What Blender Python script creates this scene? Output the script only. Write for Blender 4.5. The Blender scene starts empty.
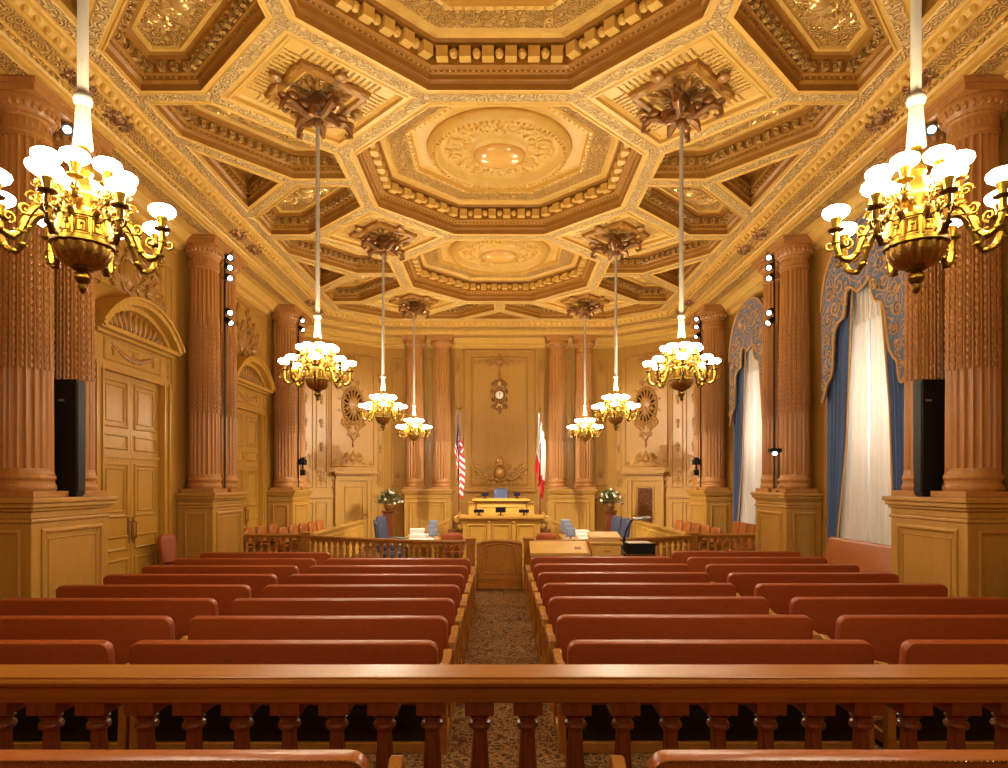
import bpy, math, random
from math import sin, cos, pi, tau, sqrt, atan2, hypot
from mathutils import Matrix, Vector
random.seed(7)
scene = bpy.context.scene
COL = scene.collection
D = 4.9            # bay length of the room
H = 2.05           # eye height
F = 645.6          # focal length in pixels of the 1008 x 768 frame
ZC = H + 1.065 * D # plane of the ceiling beams

# ------------------------------------------------------------------ materials
def srgb(r, g, b):
    def c(v):
        v /= 255.0
        return v / 12.92 if v <= 0.04045 else ((v + 0.055) / 1.055) ** 2.4
    return (c(r), c(g), c(b), 1.0)

class NT:
    def __init__(s, name):
        s.m = bpy.data.materials.new(name); s.m.use_nodes = True
        s.t = s.m.node_tree; s.b = s.t.nodes['Principled BSDF']
    def n(s, typ, **kw):
        nd = s.t.nodes.new(typ)
        for k, v in kw.items():
            if k in nd.inputs: nd.inputs[k].default_value = v
            else: setattr(nd, k, v)
        return nd
    def l(s, a, b): s.t.links.new(a, b)

def ramp(t, fac, stops):
    r = t.n('ShaderNodeValToRGB'); el = r.color_ramp.elements
    while len(el) < len(stops): el.new(0.5)
    for e, (p, c) in zip(el, stops): e.position = p; e.color = c
    t.l(fac, r.inputs[0]); return r.outputs[0]

def wood(name, c1, c2, rough=0.38, grain=(7, 7, 0.7), carve=0.0, cs=9.0, coat=0.0, spec=0.35, recess_shade=None):
    t = NT(name); tc = t.n('ShaderNodeTexCoord'); mp = t.n('ShaderNodeMapping')
    mp.inputs['Scale'].default_value = grain; t.l(tc.outputs['Object'], mp.inputs[0])
    no = t.n('ShaderNodeTexNoise', Scale=3.0, Detail=6.0, Roughness=0.6, Distortion=0.6); t.l(mp.outputs[0], no.inputs['Vector'])
    col = ramp(t, no.outputs['Fac'], [(0.3, c1), (0.7, c2)])
    t.l(col, t.b.inputs['Base Color'])
    t.b.inputs['Roughness'].default_value = rough
    t.b.inputs['Specular IOR Level'].default_value = spec
    t.b.inputs['Coat Weight'].default_value = coat; t.b.inputs['Coat Roughness'].default_value = 0.2
    bp = t.n('ShaderNodeBump', Strength=0.08, Distance=0.01); t.l(no.outputs['Fac'], bp.inputs['Height'])
    if carve:
        # curling carved foliage: rings around scattered cell centres
        vo = t.n('ShaderNodeTexVoronoi', Scale=cs); t.l(tc.outputs['Object'], vo.inputs['Vector'])
        mu = t.n('ShaderNodeMath', operation='MULTIPLY'); mu.inputs[1].default_value = 22.0; t.l(vo.outputs['Distance'], mu.inputs[0])
        sn = t.n('ShaderNodeMath', operation='SINE'); t.l(mu.outputs[0], sn.inputs[0])
        n2 = t.n('ShaderNodeTexNoise', Scale=cs * 2.2, Detail=3.0); t.l(tc.outputs['Object'], n2.inputs['Vector'])
        ad = t.n('ShaderNodeMath', operation='MULTIPLY_ADD'); ad.inputs[1].default_value = 2.5
        t.l(n2.outputs['Fac'], ad.inputs[0]); t.l(sn.outputs[0], ad.inputs[2])
        b2 = t.n('ShaderNodeBump', Strength=carve, Distance=0.02); t.l(ad.outputs[0], b2.inputs['Height'])
        if recess_shade:   # shade painted into the colour of the recesses between the gilded curls
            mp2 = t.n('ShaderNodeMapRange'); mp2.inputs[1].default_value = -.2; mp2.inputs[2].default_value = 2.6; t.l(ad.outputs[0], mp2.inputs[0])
            mx = t.n('ShaderNodeMix', data_type='RGBA'); t.l(mp2.outputs[0], mx.inputs[0]); mx.inputs[6].default_value = recess_shade; t.l(col, mx.inputs[7]); t.l(mx.outputs[2], t.b.inputs['Base Color'])
        t.l(bp.outputs[0], b2.inputs['Normal']); t.l(b2.outputs[0], t.b.inputs['Normal'])
    else:
        t.l(bp.outputs[0], t.b.inputs['Normal'])
    return t.m

def plain(name, c, rough=0.5, metal=0.0, bump=0.0, bs=60.0, spec=0.5, var=0.0, sheen=0.0):
    t = NT(name); b = t.b
    b.inputs['Base Color'].default_value = c; b.inputs['Roughness'].default_value = rough; b.inputs['Metallic'].default_value = metal
    b.inputs['Specular IOR Level'].default_value = spec
    if sheen: b.inputs['Sheen Weight'].default_value = sheen
    tc = t.n('ShaderNodeTexCoord'); no = t.n('ShaderNodeTexNoise', Scale=bs, Detail=3.0); t.l(tc.outputs['Object'], no.inputs['Vector'])
    if var:
        lo = tuple(x * (1 - var) for x in c[:3]) + (1,); hi = tuple(min(1, x * (1 + var)) for x in c[:3]) + (1,)
        t.l(ramp(t, no.outputs['Fac'], [(0.3, lo), (0.7, hi)]), b.inputs['Base Color'])
    if bump:
        bp = t.n('ShaderNodeBump', Strength=bump, Distance=0.01); t.l(no.outputs['Fac'], bp.inputs['Height']); t.l(bp.outputs[0], b.inputs['Normal'])
    return t.m

def emit(name, c, s):
    t = NT(name); t.b.inputs['Base Color'].default_value = c
    t.b.inputs['Emission Color'].default_value = c; t.b.inputs['Emission Strength'].default_value = s
    return t.m

M = {}
M['wall'] = wood('oak_wall', srgb(172, 126, 54), srgb(186, 139, 62), 0.36, (7, 7, 0.6))
M['column'] = wood('oak_column', srgb(166, 112, 56), srgb(182, 127, 66), 0.36, (8, 8, 0.6))
M['door'] = wood('oak_door', srgb(180, 134, 50), srgb(192, 145, 58), 0.34, (7, 7, 0.6))
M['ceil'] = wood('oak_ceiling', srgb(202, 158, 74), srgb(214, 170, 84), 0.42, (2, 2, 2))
M['ceil_shaded'] = wood('oak_coffer_shaded', srgb(148, 98, 32), srgb(160, 110, 40), 0.42, (2, 2, 2))  # same ceiling oak, darkened to paint in the shade inside the coffers
M['ceil_band'] = wood('gilded_band', srgb(224, 186, 112), srgb(236, 204, 134), 0.38, (2, 2, 2), carve=0.8, cs=8.0, spec=0.5, recess_shade=srgb(180, 136, 74))
M['ceil_carve'] = wood('carved_ceiling', srgb(216, 166, 80), srgb(230, 184, 98), 0.38, (2, 2, 2), carve=0.9, cs=9.0, spec=0.5, recess_shade=srgb(172, 122, 54))
M['carve'] = wood('carved_oak', srgb(176, 122, 68), srgb(196, 142, 84), 0.4, (5, 5, 2), carve=0.8, cs=14.0)
M['relief'] = wood('relief_oak', srgb(150, 104, 44), srgb(170, 122, 56), 0.34, (9, 9, 9))
M['gilt'] = plain('gilt_relief', srgb(222, 180, 104), 0.28, 0.55, 0.15, 30, var=0.1)
M['rail'] = wood('mahogany_rail', srgb(152, 92, 30), srgb(170, 108, 40), 0.36, (0.6, 7, 7), coat=0.08)
M['rail_dark'] = wood('mahogany_baluster', srgb(118, 62, 32), srgb(138, 76, 40), 0.3, (8, 8, 0.8))
M['bench_wood'] = wood('oak_bench', srgb(160, 104, 42), srgb(178, 122, 52), 0.32, (5, 1, 5))
M['desk'] = wood('oak_desk', srgb(184, 136, 54), srgb(198, 150, 66), 0.32, (0.8, 6, 6))
M['walnut'] = wood('walnut', srgb(92, 46, 20), srgb(116, 62, 30), 0.35, (5, 5, 1))
M['leather'] = plain('red_leather', srgb(148, 68, 24), 0.45, 0, 0.12, 40, 0.45, 0.10)
M['leather_tan'] = plain('tan_leather', srgb(166, 94, 38), 0.32, 0, 0.12, 40, 0.45, 0.08)
M['blue_leather'] = plain('blue_leather', srgb(66, 74, 104), 0.4, 0, 0.1, 40, 0.5)
M['brass'] = plain('polished_brass', srgb(126, 94, 30), 0.36, 1.0, 0.1, 50, var=0.12)
M['brass_dark'] = plain('aged_brass', srgb(178, 140, 70), 0.32, 1.0, 0.3, 60, var=0.2)
M['bronze'] = plain('bronze', srgb(140, 96, 52), 0.35, 0.5, 0.3, 30, var=0.25)
M['cord'] = plain('silk_cord', srgb(176, 166, 146), 0.6, 0, 0.2, 120)
M['tassel'] = plain('silk_tassel', srgb(150, 142, 126), 0.7, 0, 0.2, 120)
M['black'] = plain('black_plastic', srgb(16, 14, 15), 0.5, 0, 0.05, 90, 0.25)
M['screen'] = plain('dark_screen', srgb(30, 28, 34), 0.12)
M['steel'] = plain('steel', srgb(160, 164, 172), 0.3, 0.9)
M['grey'] = plain('grey_plastic', srgb(126, 132, 150), 0.4)
M['paper'] = plain('paper', srgb(236, 230, 216), 0.7)
M['book'] = plain('tan_cardboard', srgb(216, 178, 110), 0.6, 0, 0.05, 60, var=0.06)
M['blue'] = plain('blue_velvet', srgb(70, 92, 134), 0.85, 0, 0.2, 50, 0.2, 0.18, 0.4)
M['white_cloth'] = plain('white_cloth', srgb(234, 228, 222), 0.8)
M['red_cloth'] = plain('red_cloth', srgb(196, 40, 34), 0.8)
M['navy_cloth'] = plain('navy_cloth', srgb(44, 46, 84), 0.8)
M['bear'] = plain('brown_cloth', srgb(110, 84, 56), 0.8)
M['goldthread'] = plain('gold_embroidery', srgb(206, 158, 88), 0.5, 0.1)
M['leaf'] = plain('leaf', srgb(74, 84, 44), 0.6, 0, 0, 20, 0.3, 0.3)
M['petal'] = plain('petal', srgb(240, 232, 206), 0.6)
M['clockface'] = plain('clock_face', srgb(244, 240, 220), 0.4)
M['globe'] = emit('lit_glass', (1.0, 0.885, 0.66, 1), 136.0)
M['lens'] = emit('lit_lens', (1.0, 0.95, 0.85, 1), 9.0)
def valance_mat():
    t = NT('embroidered_valance'); tc = t.n('ShaderNodeTexCoord')
    vo = t.n('ShaderNodeTexVoronoi', Scale=3.4); t.l(tc.outputs['Object'], vo.inputs['Vector'])
    n0 = t.n('ShaderNodeTexNoise', Scale=7.0, Detail=2.0); t.l(tc.outputs['Object'], n0.inputs['Vector'])
    ad = t.n('ShaderNodeMath', operation='MULTIPLY_ADD'); ad.inputs[1].default_value = 0.22; t.l(n0.outputs['Fac'], ad.inputs[0]); t.l(vo.outputs['Distance'], ad.inputs[2])
    mu = t.n('ShaderNodeMath', operation='MULTIPLY'); mu.inputs[1].default_value = 27.0; t.l(ad.outputs[0], mu.inputs[0])
    sn = t.n('ShaderNodeMath', operation='SINE'); t.l(mu.outputs[0], sn.inputs[0])
    c = ramp(t, sn.outputs[0], [(0.55, srgb(92, 108, 132)), (0.72, srgb(190, 140, 82))])
    t.l(c, t.b.inputs['Base Color']); t.b.inputs['Roughness'].default_value = 0.8; return t.m
M['valance'] = valance_mat()
def sheer_mat():
    t = NT('sheer_curtain'); t.t.nodes.remove(t.b)
    out = [n for n in t.t.nodes if n.type == 'OUTPUT_MATERIAL'][0]
    d = t.n('ShaderNodeBsdfDiffuse', Color=srgb(246, 238, 226)); tr = t.n('ShaderNodeBsdfTranslucent', Color=srgb(250, 244, 234))
    mx = t.n('ShaderNodeMixShader'); mx.inputs[0].default_value = 0.45
    t.l(d.outputs[0], mx.inputs[1]); t.l(tr.outputs[0], mx.inputs[2]); t.l(mx.outputs[0], out.inputs[0]); return t.m
M['sheer'] = sheer_mat()
def glass_mat():
    t = NT('window_glass'); t.t.nodes.remove(t.b)
    out = [n for n in t.t.nodes if n.type == 'OUTPUT_MATERIAL'][0]
    d = t.n('ShaderNodeBsdfTransparent'); g = t.n('ShaderNodeBsdfGlossy', Roughness=0.02)
    mx = t.n('ShaderNodeMixShader'); mx.inputs[0].default_value = 0.08
    t.l(d.outputs[0], mx.inputs[1]); t.l(g.outputs[0], mx.inputs[2]); t.l(mx.outputs[0], out.inputs[0]); return t.m
M['glass'] = glass_mat()
def carpet_mat():
    t = NT('patterned_carpet'); tc = t.n('ShaderNodeTexCoord')
    vo = t.n('ShaderNodeTexVoronoi', Scale=13.0); n0 = t.n('ShaderNodeTexNoise', Scale=24.0, Detail=3.0, Distortion=2.2)
    t.l(tc.outputs['Object'], vo.inputs['Vector']); t.l(tc.outputs['Object'], n0.inputs['Vector'])
    ad = t.n('ShaderNodeMath', operation='MULTIPLY_ADD'); ad.inputs[1].default_value = 0.5; t.l(vo.outputs['Distance'], ad.inputs[0]); t.l(n0.outputs['Fac'], ad.inputs[2])
    c = ramp(t, ad.outputs[0], [(0.56, srgb(60, 38, 22)), (0.66, srgb(110, 74, 38)), (0.76, srgb(166, 126, 76)), (0.82, srgb(84, 52, 28))])
    t.l(c, t.b.inputs['Base Color']); t.b.inputs['Roughness'].default_value = 0.95; t.b.inputs['Specular IOR Level'].default_value = 0.1
    return t.m
M['carpet'] = carpet_mat()

# ------------------------------------------------------------------ mesh builder
class MB:
    def __init__(s, mats=()):
        s.v = []; s.f = []; s.mi = []; s.M = Matrix(); s.cur = 0
    def frame(s, o, u, v, n):
        u, v, n = Vector(u), Vector(v), Vector(n)
        s.M = Matrix(((u.x, v.x, n.x, o[0]), (u.y, v.y, n.y, o[1]), (u.z, v.z, n.z, o[2]), (0, 0, 0, 1))); return s
    def set(s, m): s.M = m; return s
    def add(s, vs, fs):
        b = len(s.v); M_ = s.M
        s.v.extend([tuple(M_ @ Vector(p)) for p in vs])
        s.f.extend([tuple(b + i for i in f) for f in fs]); s.mi.extend([s.cur] * len(fs)); return s
    def box(s, x0, x1, y0, y1, z0, z1):
        return s.add([(x0, y0, z0), (x1, y0, z0), (x1, y1, z0), (x0, y1, z0), (x0, y0, z1), (x1, y0, z1), (x1, y1, z1), (x0, y1, z1)],
                     [(3, 2, 1, 0), (4, 5, 6, 7), (0, 1, 5, 4), (1, 2, 6, 5), (2, 3, 7, 6), (3, 0, 4, 7)])
    def prism(s, poly, z0, z1):
        n = len(poly)
        return s.add([(x, y, z0) for x, y in poly] + [(x, y, z1) for x, y in poly],
                     [tuple(range(n - 1, -1, -1)), tuple(range(n, 2 * n))] + [(i, (i + 1) % n, n + (i + 1) % n, n + i) for i in range(n)])
    def lathe(s, prof, n=24, c=(0, 0, 0), rf=None, sx=1.0, sy=1.0):
        vs = []; fs = []; k = len(prof)
        for j in range(n):
            a = tau * j / n
            for i, (r, z) in enumerate(prof):
                q = r if rf is None else rf(r, z, a)
                vs.append((c[0] + q * cos(a) * sx, c[1] + q * sin(a) * sy, c[2] + z))
        for j in range(n):
            j2 = (j + 1) % n
            for i in range(k - 1): fs.append((j * k + i, j2 * k + i, j2 * k + i + 1, j * k + i + 1))
        if prof[0][0] > 1e-5: fs.append(tuple(j * k for j in range(n - 1, -1, -1)))
        if prof[-1][0] > 1e-5: fs.append(tuple(j * k + k - 1 for j in range(n)))
        return s.add(vs, fs)
    def ell(s, c, rx, ry, rz, n=8, m=5, rot=0.0):
        vs = [(c[0], c[1], c[2] - rz)]; ca, sa = cos(rot), sin(rot)
        for i in range(1, m):
            ph = -pi / 2 + pi * i / m
            for j in range(n):
                th = tau * j / n; x = rx * cos(ph) * cos(th); y = ry * cos(ph) * sin(th)
                vs.append((c[0] + x * ca - y * sa, c[1] + x * sa + y * ca, c[2] + rz * sin(ph)))
        vs.append((c[0], c[1], c[2] + rz)); T = len(vs) - 1
        fs = [(0, 1 + (j + 1) % n, 1 + j) for j in range(n)]
        for i in range(m - 2):
            a = 1 + i * n
            fs += [(a + j, a + (j + 1) % n, a + n + (j + 1) % n, a + n + j) for j in range(n)]
        a = 1 + (m - 2) * n
        fs += [(a + j, a + (j + 1) % n, T) for j in range(n)]
        return s.add(vs, fs)
    def tube(s, pts, rad, k=6, closed=False, flat=1.0):
        P = [Vector(p) for p in pts]; n = len(P)
        if not hasattr(rad, '__len__'): rad = [rad] * n
        T = []
        for i in range(n):
            a = P[(i - 1) % n] if closed or i else P[0]; b = P[(i + 1) % n] if closed or i < n - 1 else P[-1]
            d = b - a; T.append(d.normalized() if d.length > 1e-9 else Vector((0, 0, 1)))
        up = Vector((0, 0, 1)) if abs(T[0].z) < 0.9 else Vector((1, 0, 0))
        vs = []; fs = []; N = None
        for i in range(n):
            if N is None: N = (up - T[i] * up.dot(T[i])).normalized()
            else:
                N = N - T[i] * N.dot(T[i]); N = N.normalized() if N.length > 1e-6 else T[i].orthogonal().normalized()
            B = T[i].cross(N)
            for j in range(k):
                a = tau * j / k; vs.append(tuple(P[i] + (N * cos(a) * flat + B * sin(a)) * rad[i]))
        m = n if closed else n - 1
        for i in range(m):
            for j in range(k):
                a, b = i * k, ((i + 1) % n) * k
                fs.append((a + j, a + (j + 1) % k, b + (j + 1) % k, b + j))
        if not closed:
            fs.append(tuple(range(k - 1, -1, -1))); fs.append(tuple(range((n - 1) * k, n * k)))
        return s.add(vs, fs)
    def slab(s, outline, prof):
        """convex outline in x,y; rings of (inset, z) from one face to the other"""
        rings = [[(x, y, z) for x, y in inset(outline, d)] for d, z in prof]
        n = len(outline); vs = [p for r in rings for p in r]; fs = [tuple(range(n - 1, -1, -1))]
        for i in range(len(rings) - 1):
            fs += [(i * n + j, i * n + (j + 1) % n, (i + 1) * n + (j + 1) % n, (i + 1) * n + j) for j in range(n)]
        fs.append(tuple((len(rings) - 1) * n + j for j in range(n)))
        return s.add(vs, fs)
    def build(s, name, mat, parent=None, smooth=False, loc=None, bevel=0.0, angle=None):
        me = bpy.data.meshes.new(name); me.from_pydata(s.v, [], s.f)
        for m in (mat if isinstance(mat, (list, tuple)) else [mat]): me.materials.append(M[m])
        if isinstance(mat, (list, tuple)): me.polygons.foreach_set('material_index', s.mi)
        if smooth:
            me.polygons.foreach_set('use_smooth', [True] * len(me.polygons))
            me.update()
            if smooth != 'all': me.set_sharp_from_angle(angle=math.radians(angle or 38))
        me.update()
        o = bpy.data.objects.new(name, me); COL.objects.link(o)
        if parent is not None: o.parent = parent
        if loc is not None: o.location = loc
        if bevel:
            b = o.modifiers.new('edge', 'BEVEL'); b.width = bevel; b.segments = 2; b.limit_method = 'ANGLE'
        return o

def inset(poly, d):
    if abs(d) < 1e-9: return list(poly)
    n = len(poly); out = []
    ar = sum(poly[i][0] * poly[(i + 1) % n][1] - poly[(i + 1) % n][0] * poly[i][1] for i in range(n))
    sg = 1 if ar > 0 else -1
    for i in range(n):
        p0, p1, p2 = poly[i - 1], poly[i], poly[(i + 1) % n]
        def nrm(a, b):
            dx, dy = b[0] - a[0], b[1] - a[1]; L = hypot(dx, dy) or 1e-9
            return (-dy / L * sg, dx / L * sg)
        n1, n2 = nrm(p0, p1), nrm(p1, p2)
        k = 1 + n1[0] * n2[0] + n1[1] * n2[1]
        if k < 0.05: k = 0.05
        out.append((p1[0] + d * (n1[0] + n2[0]) / k, p1[1] + d * (n1[1] + n2[1]) / k))
    return out

def rrect(x0, x1, y0, y1, rbl, rbr, rtr, rtl, n=5):
    pts = []
    for cx, cy, r, a0 in ((x1 - rbr, y0 + rbr, rbr, -pi / 2), (x1 - rtr, y1 - rtr, rtr, 0), (x0 + rtl, y1 - rtl, rtl, pi / 2), (x0 + rbl, y0 + rbl, rbl, pi)):
        if r < 1e-4: pts.append((cx, cy))
        else: pts += [(cx + r * cos(a0 + pi / 2 * i / n), cy + r * sin(a0 + pi / 2 * i / n)) for i in range(n + 1)]
    return pts

def thing(name, label, cat, loc=(0, 0, 0), rz=0.0, group=None, kind=None):
    o = bpy.data.objects.new(name, None); COL.objects.link(o); o.location = loc; o.rotation_euler = (0, 0, rz)
    o.empty_display_size = 0.1
    return tag(o, label, cat, group, kind)
def tag(o, label, cat, group=None, kind=None):
    o['label'] = label; o['category'] = cat
    if group: o['group'] = group
    if kind: o['kind'] = kind
    return o
def struct(o, label, cat):
    o['kind'] = 'structure'; o['label'] = label; o['category'] = cat; return o
KIDS = {}
def dup(root, loc, rz, label, group=None):
    r = root.copy(); COL.objects.link(r); r.location = loc; r.rotation_euler = (0, 0, rz); r['label'] = label
    if group: r['group'] = group
    for ch in list(root.children):
        c = ch.copy(); COL.objects.link(c); c.parent = r
        for g in list(ch.children):
            e = g.copy(); COL.objects.link(e); e.parent = c
    return r

# ------------------------------------------------------------------ carved ornament (drawn in a local plane: x, y on the surface, z out of it)
def spiral_pts(cx, cy, r, turns, a0, sg, n=None):
    n = n or int(9 * turns) + 4
    return [(cx + r * (1 - 0.86 * i / (n - 1)) * cos(a0 + sg * tau * turns * i / (n - 1)), cy + r * (1 - 0.86 * i / (n - 1)) * sin(a0 + sg * tau * turns * i / (n - 1)), 0) for i in range(n)]
def scroll(mb, cx, cy, r, a0, sg, th, turns=1.25, tail=None):
    pts = spiral_pts(cx, cy, r, turns, a0, sg)
    if tail: pts = [(tail[0], tail[1], 0)] + [((tail[0] + pts[0][0]) / 2 + tail[2], (tail[1] + pts[0][1]) / 2 + tail[3], 0)] + pts
    n = len(pts); mb.tube(pts, [th * (0.55 + 0.55 * sin(pi * (0.15 + 0.7 * i / (n - 1)))) for i in range(n)], 6)
    mb.ell((cx, cy, th * .3), th * 1.5, th * 1.5, th * 1.1, 7, 4)
def leaf(mb, x, y, ang, L, w=None, t=None):
    w = w or L * .28; t = t or L * .16
    mb.ell((x + cos(ang) * L / 2, y + sin(ang) * L / 2, t * .3), L / 2, w / 2, t, 7, 4, ang)
def spray(mb, x, y, ang, L, n=5, spread=1.5):
    for i in range(n):
        k = (i / (n - 1) - .5) if n > 1 else 0
        leaf(mb, x, y, ang + spread * k, L * (1 - .45 * abs(k) * 2 * .8))
def cartouche(mb, cx, cy, w, h):
    """shield with scrolled sides, crest leaves above, drop below"""
    mb.ell((cx, cy, 0), w * .16, h * .26, w * .07, 12, 6)
    mb.tube([(cx + w * .2 * cos(a), cy + h * .31 * sin(a), 0) for a in [tau * i / 20 for i in range(20)]], w * .028, 6, True)
    for sg in (-1, 1):
        scroll(mb, cx + sg * w * .30, cy + h * .18, w * .1, pi / 2 if sg > 0 else pi / 2, -sg, w * .03, 1.3)
        scroll(mb, cx + sg * w * .28, cy - h * .16, w * .09, -pi / 2, sg, w * .028, 1.3)
        scroll(mb, cx + sg * w * .42, cy - h * .02, w * .07, pi, sg, w * .022, 1.2)
        spray(mb, cx + sg * w * .22, cy + h * .28, pi / 2 - sg * .7, h * .2, 4)
        spray(mb, cx + sg * w * .34, cy - h * .2, -pi / 2 + sg * .8, h * .2, 4)
        leaf(mb, cx + sg * w * .38, cy + h * .08, pi / 2 - sg * 1.2, w * .14)
    spray(mb, cx, cy + h * .3, pi / 2, h * .24, 5, 1.8)
    spray(mb, cx, cy - h * .3, -pi / 2, h * .22, 3, 1.0)
def garland(mb, cx, cy, w, sag):
    n = 22
    for i in range(n + 1):
        t = i / n * 2 - 1; x = cx + t * w / 2; y = cy - sag * (1 - t * t)
        r = w * (.022 + .028 * (1 - t * t)); mb.ell((x, y + random.uniform(-.2, .2) * r, 0), r * 1.1, r, r * .9, 7, 4)
    for sg in (-1, 1):
        scroll(mb, cx + sg * w * .5, cy + w * .03, w * .06, pi if sg > 0 else 0, -sg, w * .014)
        spray(mb, cx + sg * w * .5, cy, -pi / 2, w * .16, 3, .8)
    cartouche(mb, cx, cy - sag * .5, w * .34, w * .3)
def rinceau(mb, x0, y0, w, h, sg=1):
    """running scroll from x0 to x0+w"""
    n = max(1, round(w / h)); p = w / n
    for i in range(n):
        u = 1 if i % 2 else -1
        scroll(mb, x0 + p * (i + .5), y0, h * .36, pi if u > 0 else pi, u, h * .07, 1.3)
        leaf(mb, x0 + p * (i + .9), y0 + u * h * .25, u * 2.2, h * .4); leaf(mb, x0 + p * i + .1 * p, y0 - u * h * .1, -u * .9, h * .35)
def panel(mb, x0, x1, y0, y1, w=.06, d=.035, ear=0):
    """raised picture-frame moulding around a sunk field"""
    P = [(x0, y0), (x1, y0), (x1, y1), (x0, y1)]
    prof = [(0, 0), (0.0, d * .6), (w * .3, d), (w * .62, d), (w * .75, d * .35), (w, d * .2), (w, 0.004)]
    rings = [[(x, y, z) for x, y in inset(P, k)] for k, z in prof]
    vs = [p for r in rings for p in r]; fs = []
    for i in range(len(rings) - 1): fs += [(i * 4 + j, i * 4 + (j + 1) % 4, i * 4 + 4 + (j + 1) % 4, i * 4 + 4 + j) for j in range(4)]
    mb.add(vs, fs)
    if ear:
        for sx, xx in ((1, x0), (-1, x1)):
            for sy, yy in ((1, y0), (-1, y1)): scroll(mb, xx + sx * ear, yy + sy * ear, ear * .45, atan2(sy, sx), sx * sy, ear * .12, 1.1)

M['seat_shade'] = plain('painted_seat_shade', srgb(34, 26, 30), 0.9)  # dark colour standing for the shade under the pew seats

M['boss'] = plain('polished_boss', srgb(214, 164, 84), 0.2, 0.0, 0, 5, 0.6)
M['dark_oak'] = plain('dark_recess', srgb(52, 26, 14), 0.9, spec=0.1)
M['pale_oak'] = wood('pale_oak', srgb(210, 164, 80), srgb(222, 178, 94), 0.4, (0.8, 6, 6))
# ================================================================== THE ROOM
YB, YR = 20.43, -5.6          # ceiling border before the bench wall, rear wall
PATH = [(-4.9, YR), (-4.9, 19.2), (-3.4, YB), (3.4, YB), (4.9, 19.2), (4.9, YR)]
def offset_path(P, d):
    out = []; n = len(P)
    def nr(a, b):
        L = hypot(b[0] - a[0], b[1] - a[1]); return (-(b[1] - a[1]) / L, (b[0] - a[0]) / L)
    for i in range(n):
        n1 = nr(P[max(i - 1, 0)], P[max(i, 1)]); n2 = nr(P[min(i, n - 2)], P[min(i + 1, n - 1)])
        k = 1 + n1[0] * n2[0] + n1[1] * n2[1]
        out.append((P[i][0] + d * (n1[0] + n2[0]) / k, P[i][1] + d * (n1[1] + n2[1]) / k))
    return out
WX = 6.32
WALL = offset_path(PATH, 1.42); WOUT = offset_path(PATH, 1.60)
WY = WALL[2][1]               # bench wall plane
ZTOP = 8.25

m = MB(); m.box(-7.4, 7.4, YR - .3, WY + .4, -0.2, 0.0)
struct(m.build('floor', 'carpet'), 'brown and gold patterned carpet over the whole chamber floor', 'floor')
m = MB(); m.box(-6.6, 6.6, YR - .3, WY + .3, ZTOP - .05, ZTOP + .15)
CEIL = struct(m.build('ceiling', 'ceil_shaded'), 'gilded oak ceiling of octagonal and diamond coffers', 'ceiling')
def wallseg(i, name, label, z1=ZTOP):
    mb = MB(); a, b, c, e = WALL[i], WALL[i + 1], WOUT[i + 1], WOUT[i]
    mb.prism([a, b, c, e], -0.1, z1); return struct(mb.build(name, 'wall'), label, 'wall')
W_L = wallseg(0, 'wall_left', 'oak panelled wall with carved double doors')
W_CL = wallseg(1, 'wall_corner_left', 'slanted oak corner wall with small panelled door')
W_B = wallseg(2, 'wall_back', 'oak panelled wall behind the judge bench')
W_CR = wallseg(3, 'wall_corner_right', 'slanted oak corner wall with grilled door')
BAY = [2.235 * D, 3.235 * D]  # door / window centres along the side walls
mb = MB(); yend = WALL[4][1]; X0, X1 = WX, WX + .18
ys = [YR]
for yc in BAY: ys += [yc - 1.25, yc + 1.25]
ys.append(yend)
for k in range(0, len(ys), 2): mb.box(X0, X1, ys[k], ys[k + 1], -0.1, ZTOP)
for yc in BAY: mb.box(X0, X1, yc - 1.25, yc + 1.25, -0.1, .35).box(X0, X1, yc - 1.25, yc + 1.25, 6.62, ZTOP)
W_R = struct(mb.build('wall_right', 'wall'), 'oak panelled wall with tall curtained windows', 'wall')
mb = MB(); mb.box(-6.6, 6.6, YR - .2, YR, -0.1, ZTOP)
struct(mb.build('wall_rear', 'wall'), 'oak wall closing the public end of the chamber', 'wall')

FL = lambda m, y=0, x=WX: m.frame((-x, y, 0), (0, 1, 0), (0, 0, 1), (1, 0, 0))
FR = lambda m, y=0, x=WX: m.frame((x, y, 0), (0, 1, 0), (0, 0, 1), (-1, 0, 0))
FB = lambda m, x=0: m.frame((x, WY, 0), (1, 0, 0), (0, 0, 1), (0, -1, 0))
_a, _b = WALL[1], WALL[2]; CLN = hypot(_b[0] - _a[0], _b[1] - _a[1]); CU = ((_b[0] - _a[0]) / CLN, (_b[1] - _a[1]) / CLN, 0)
CMID = ((_a[0] + _b[0]) / 2, (_a[1] + _b[1]) / 2, 0)
FCL = lambda m: m.frame(CMID, CU, (0, 0, 1), (CU[1], -CU[0], 0))
FCR = lambda m: m.frame((-CMID[0], CMID[1], 0), (-CU[0], CU[1], 0), (0, 0, 1), (-CU[1], -CU[0], 0))

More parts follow.
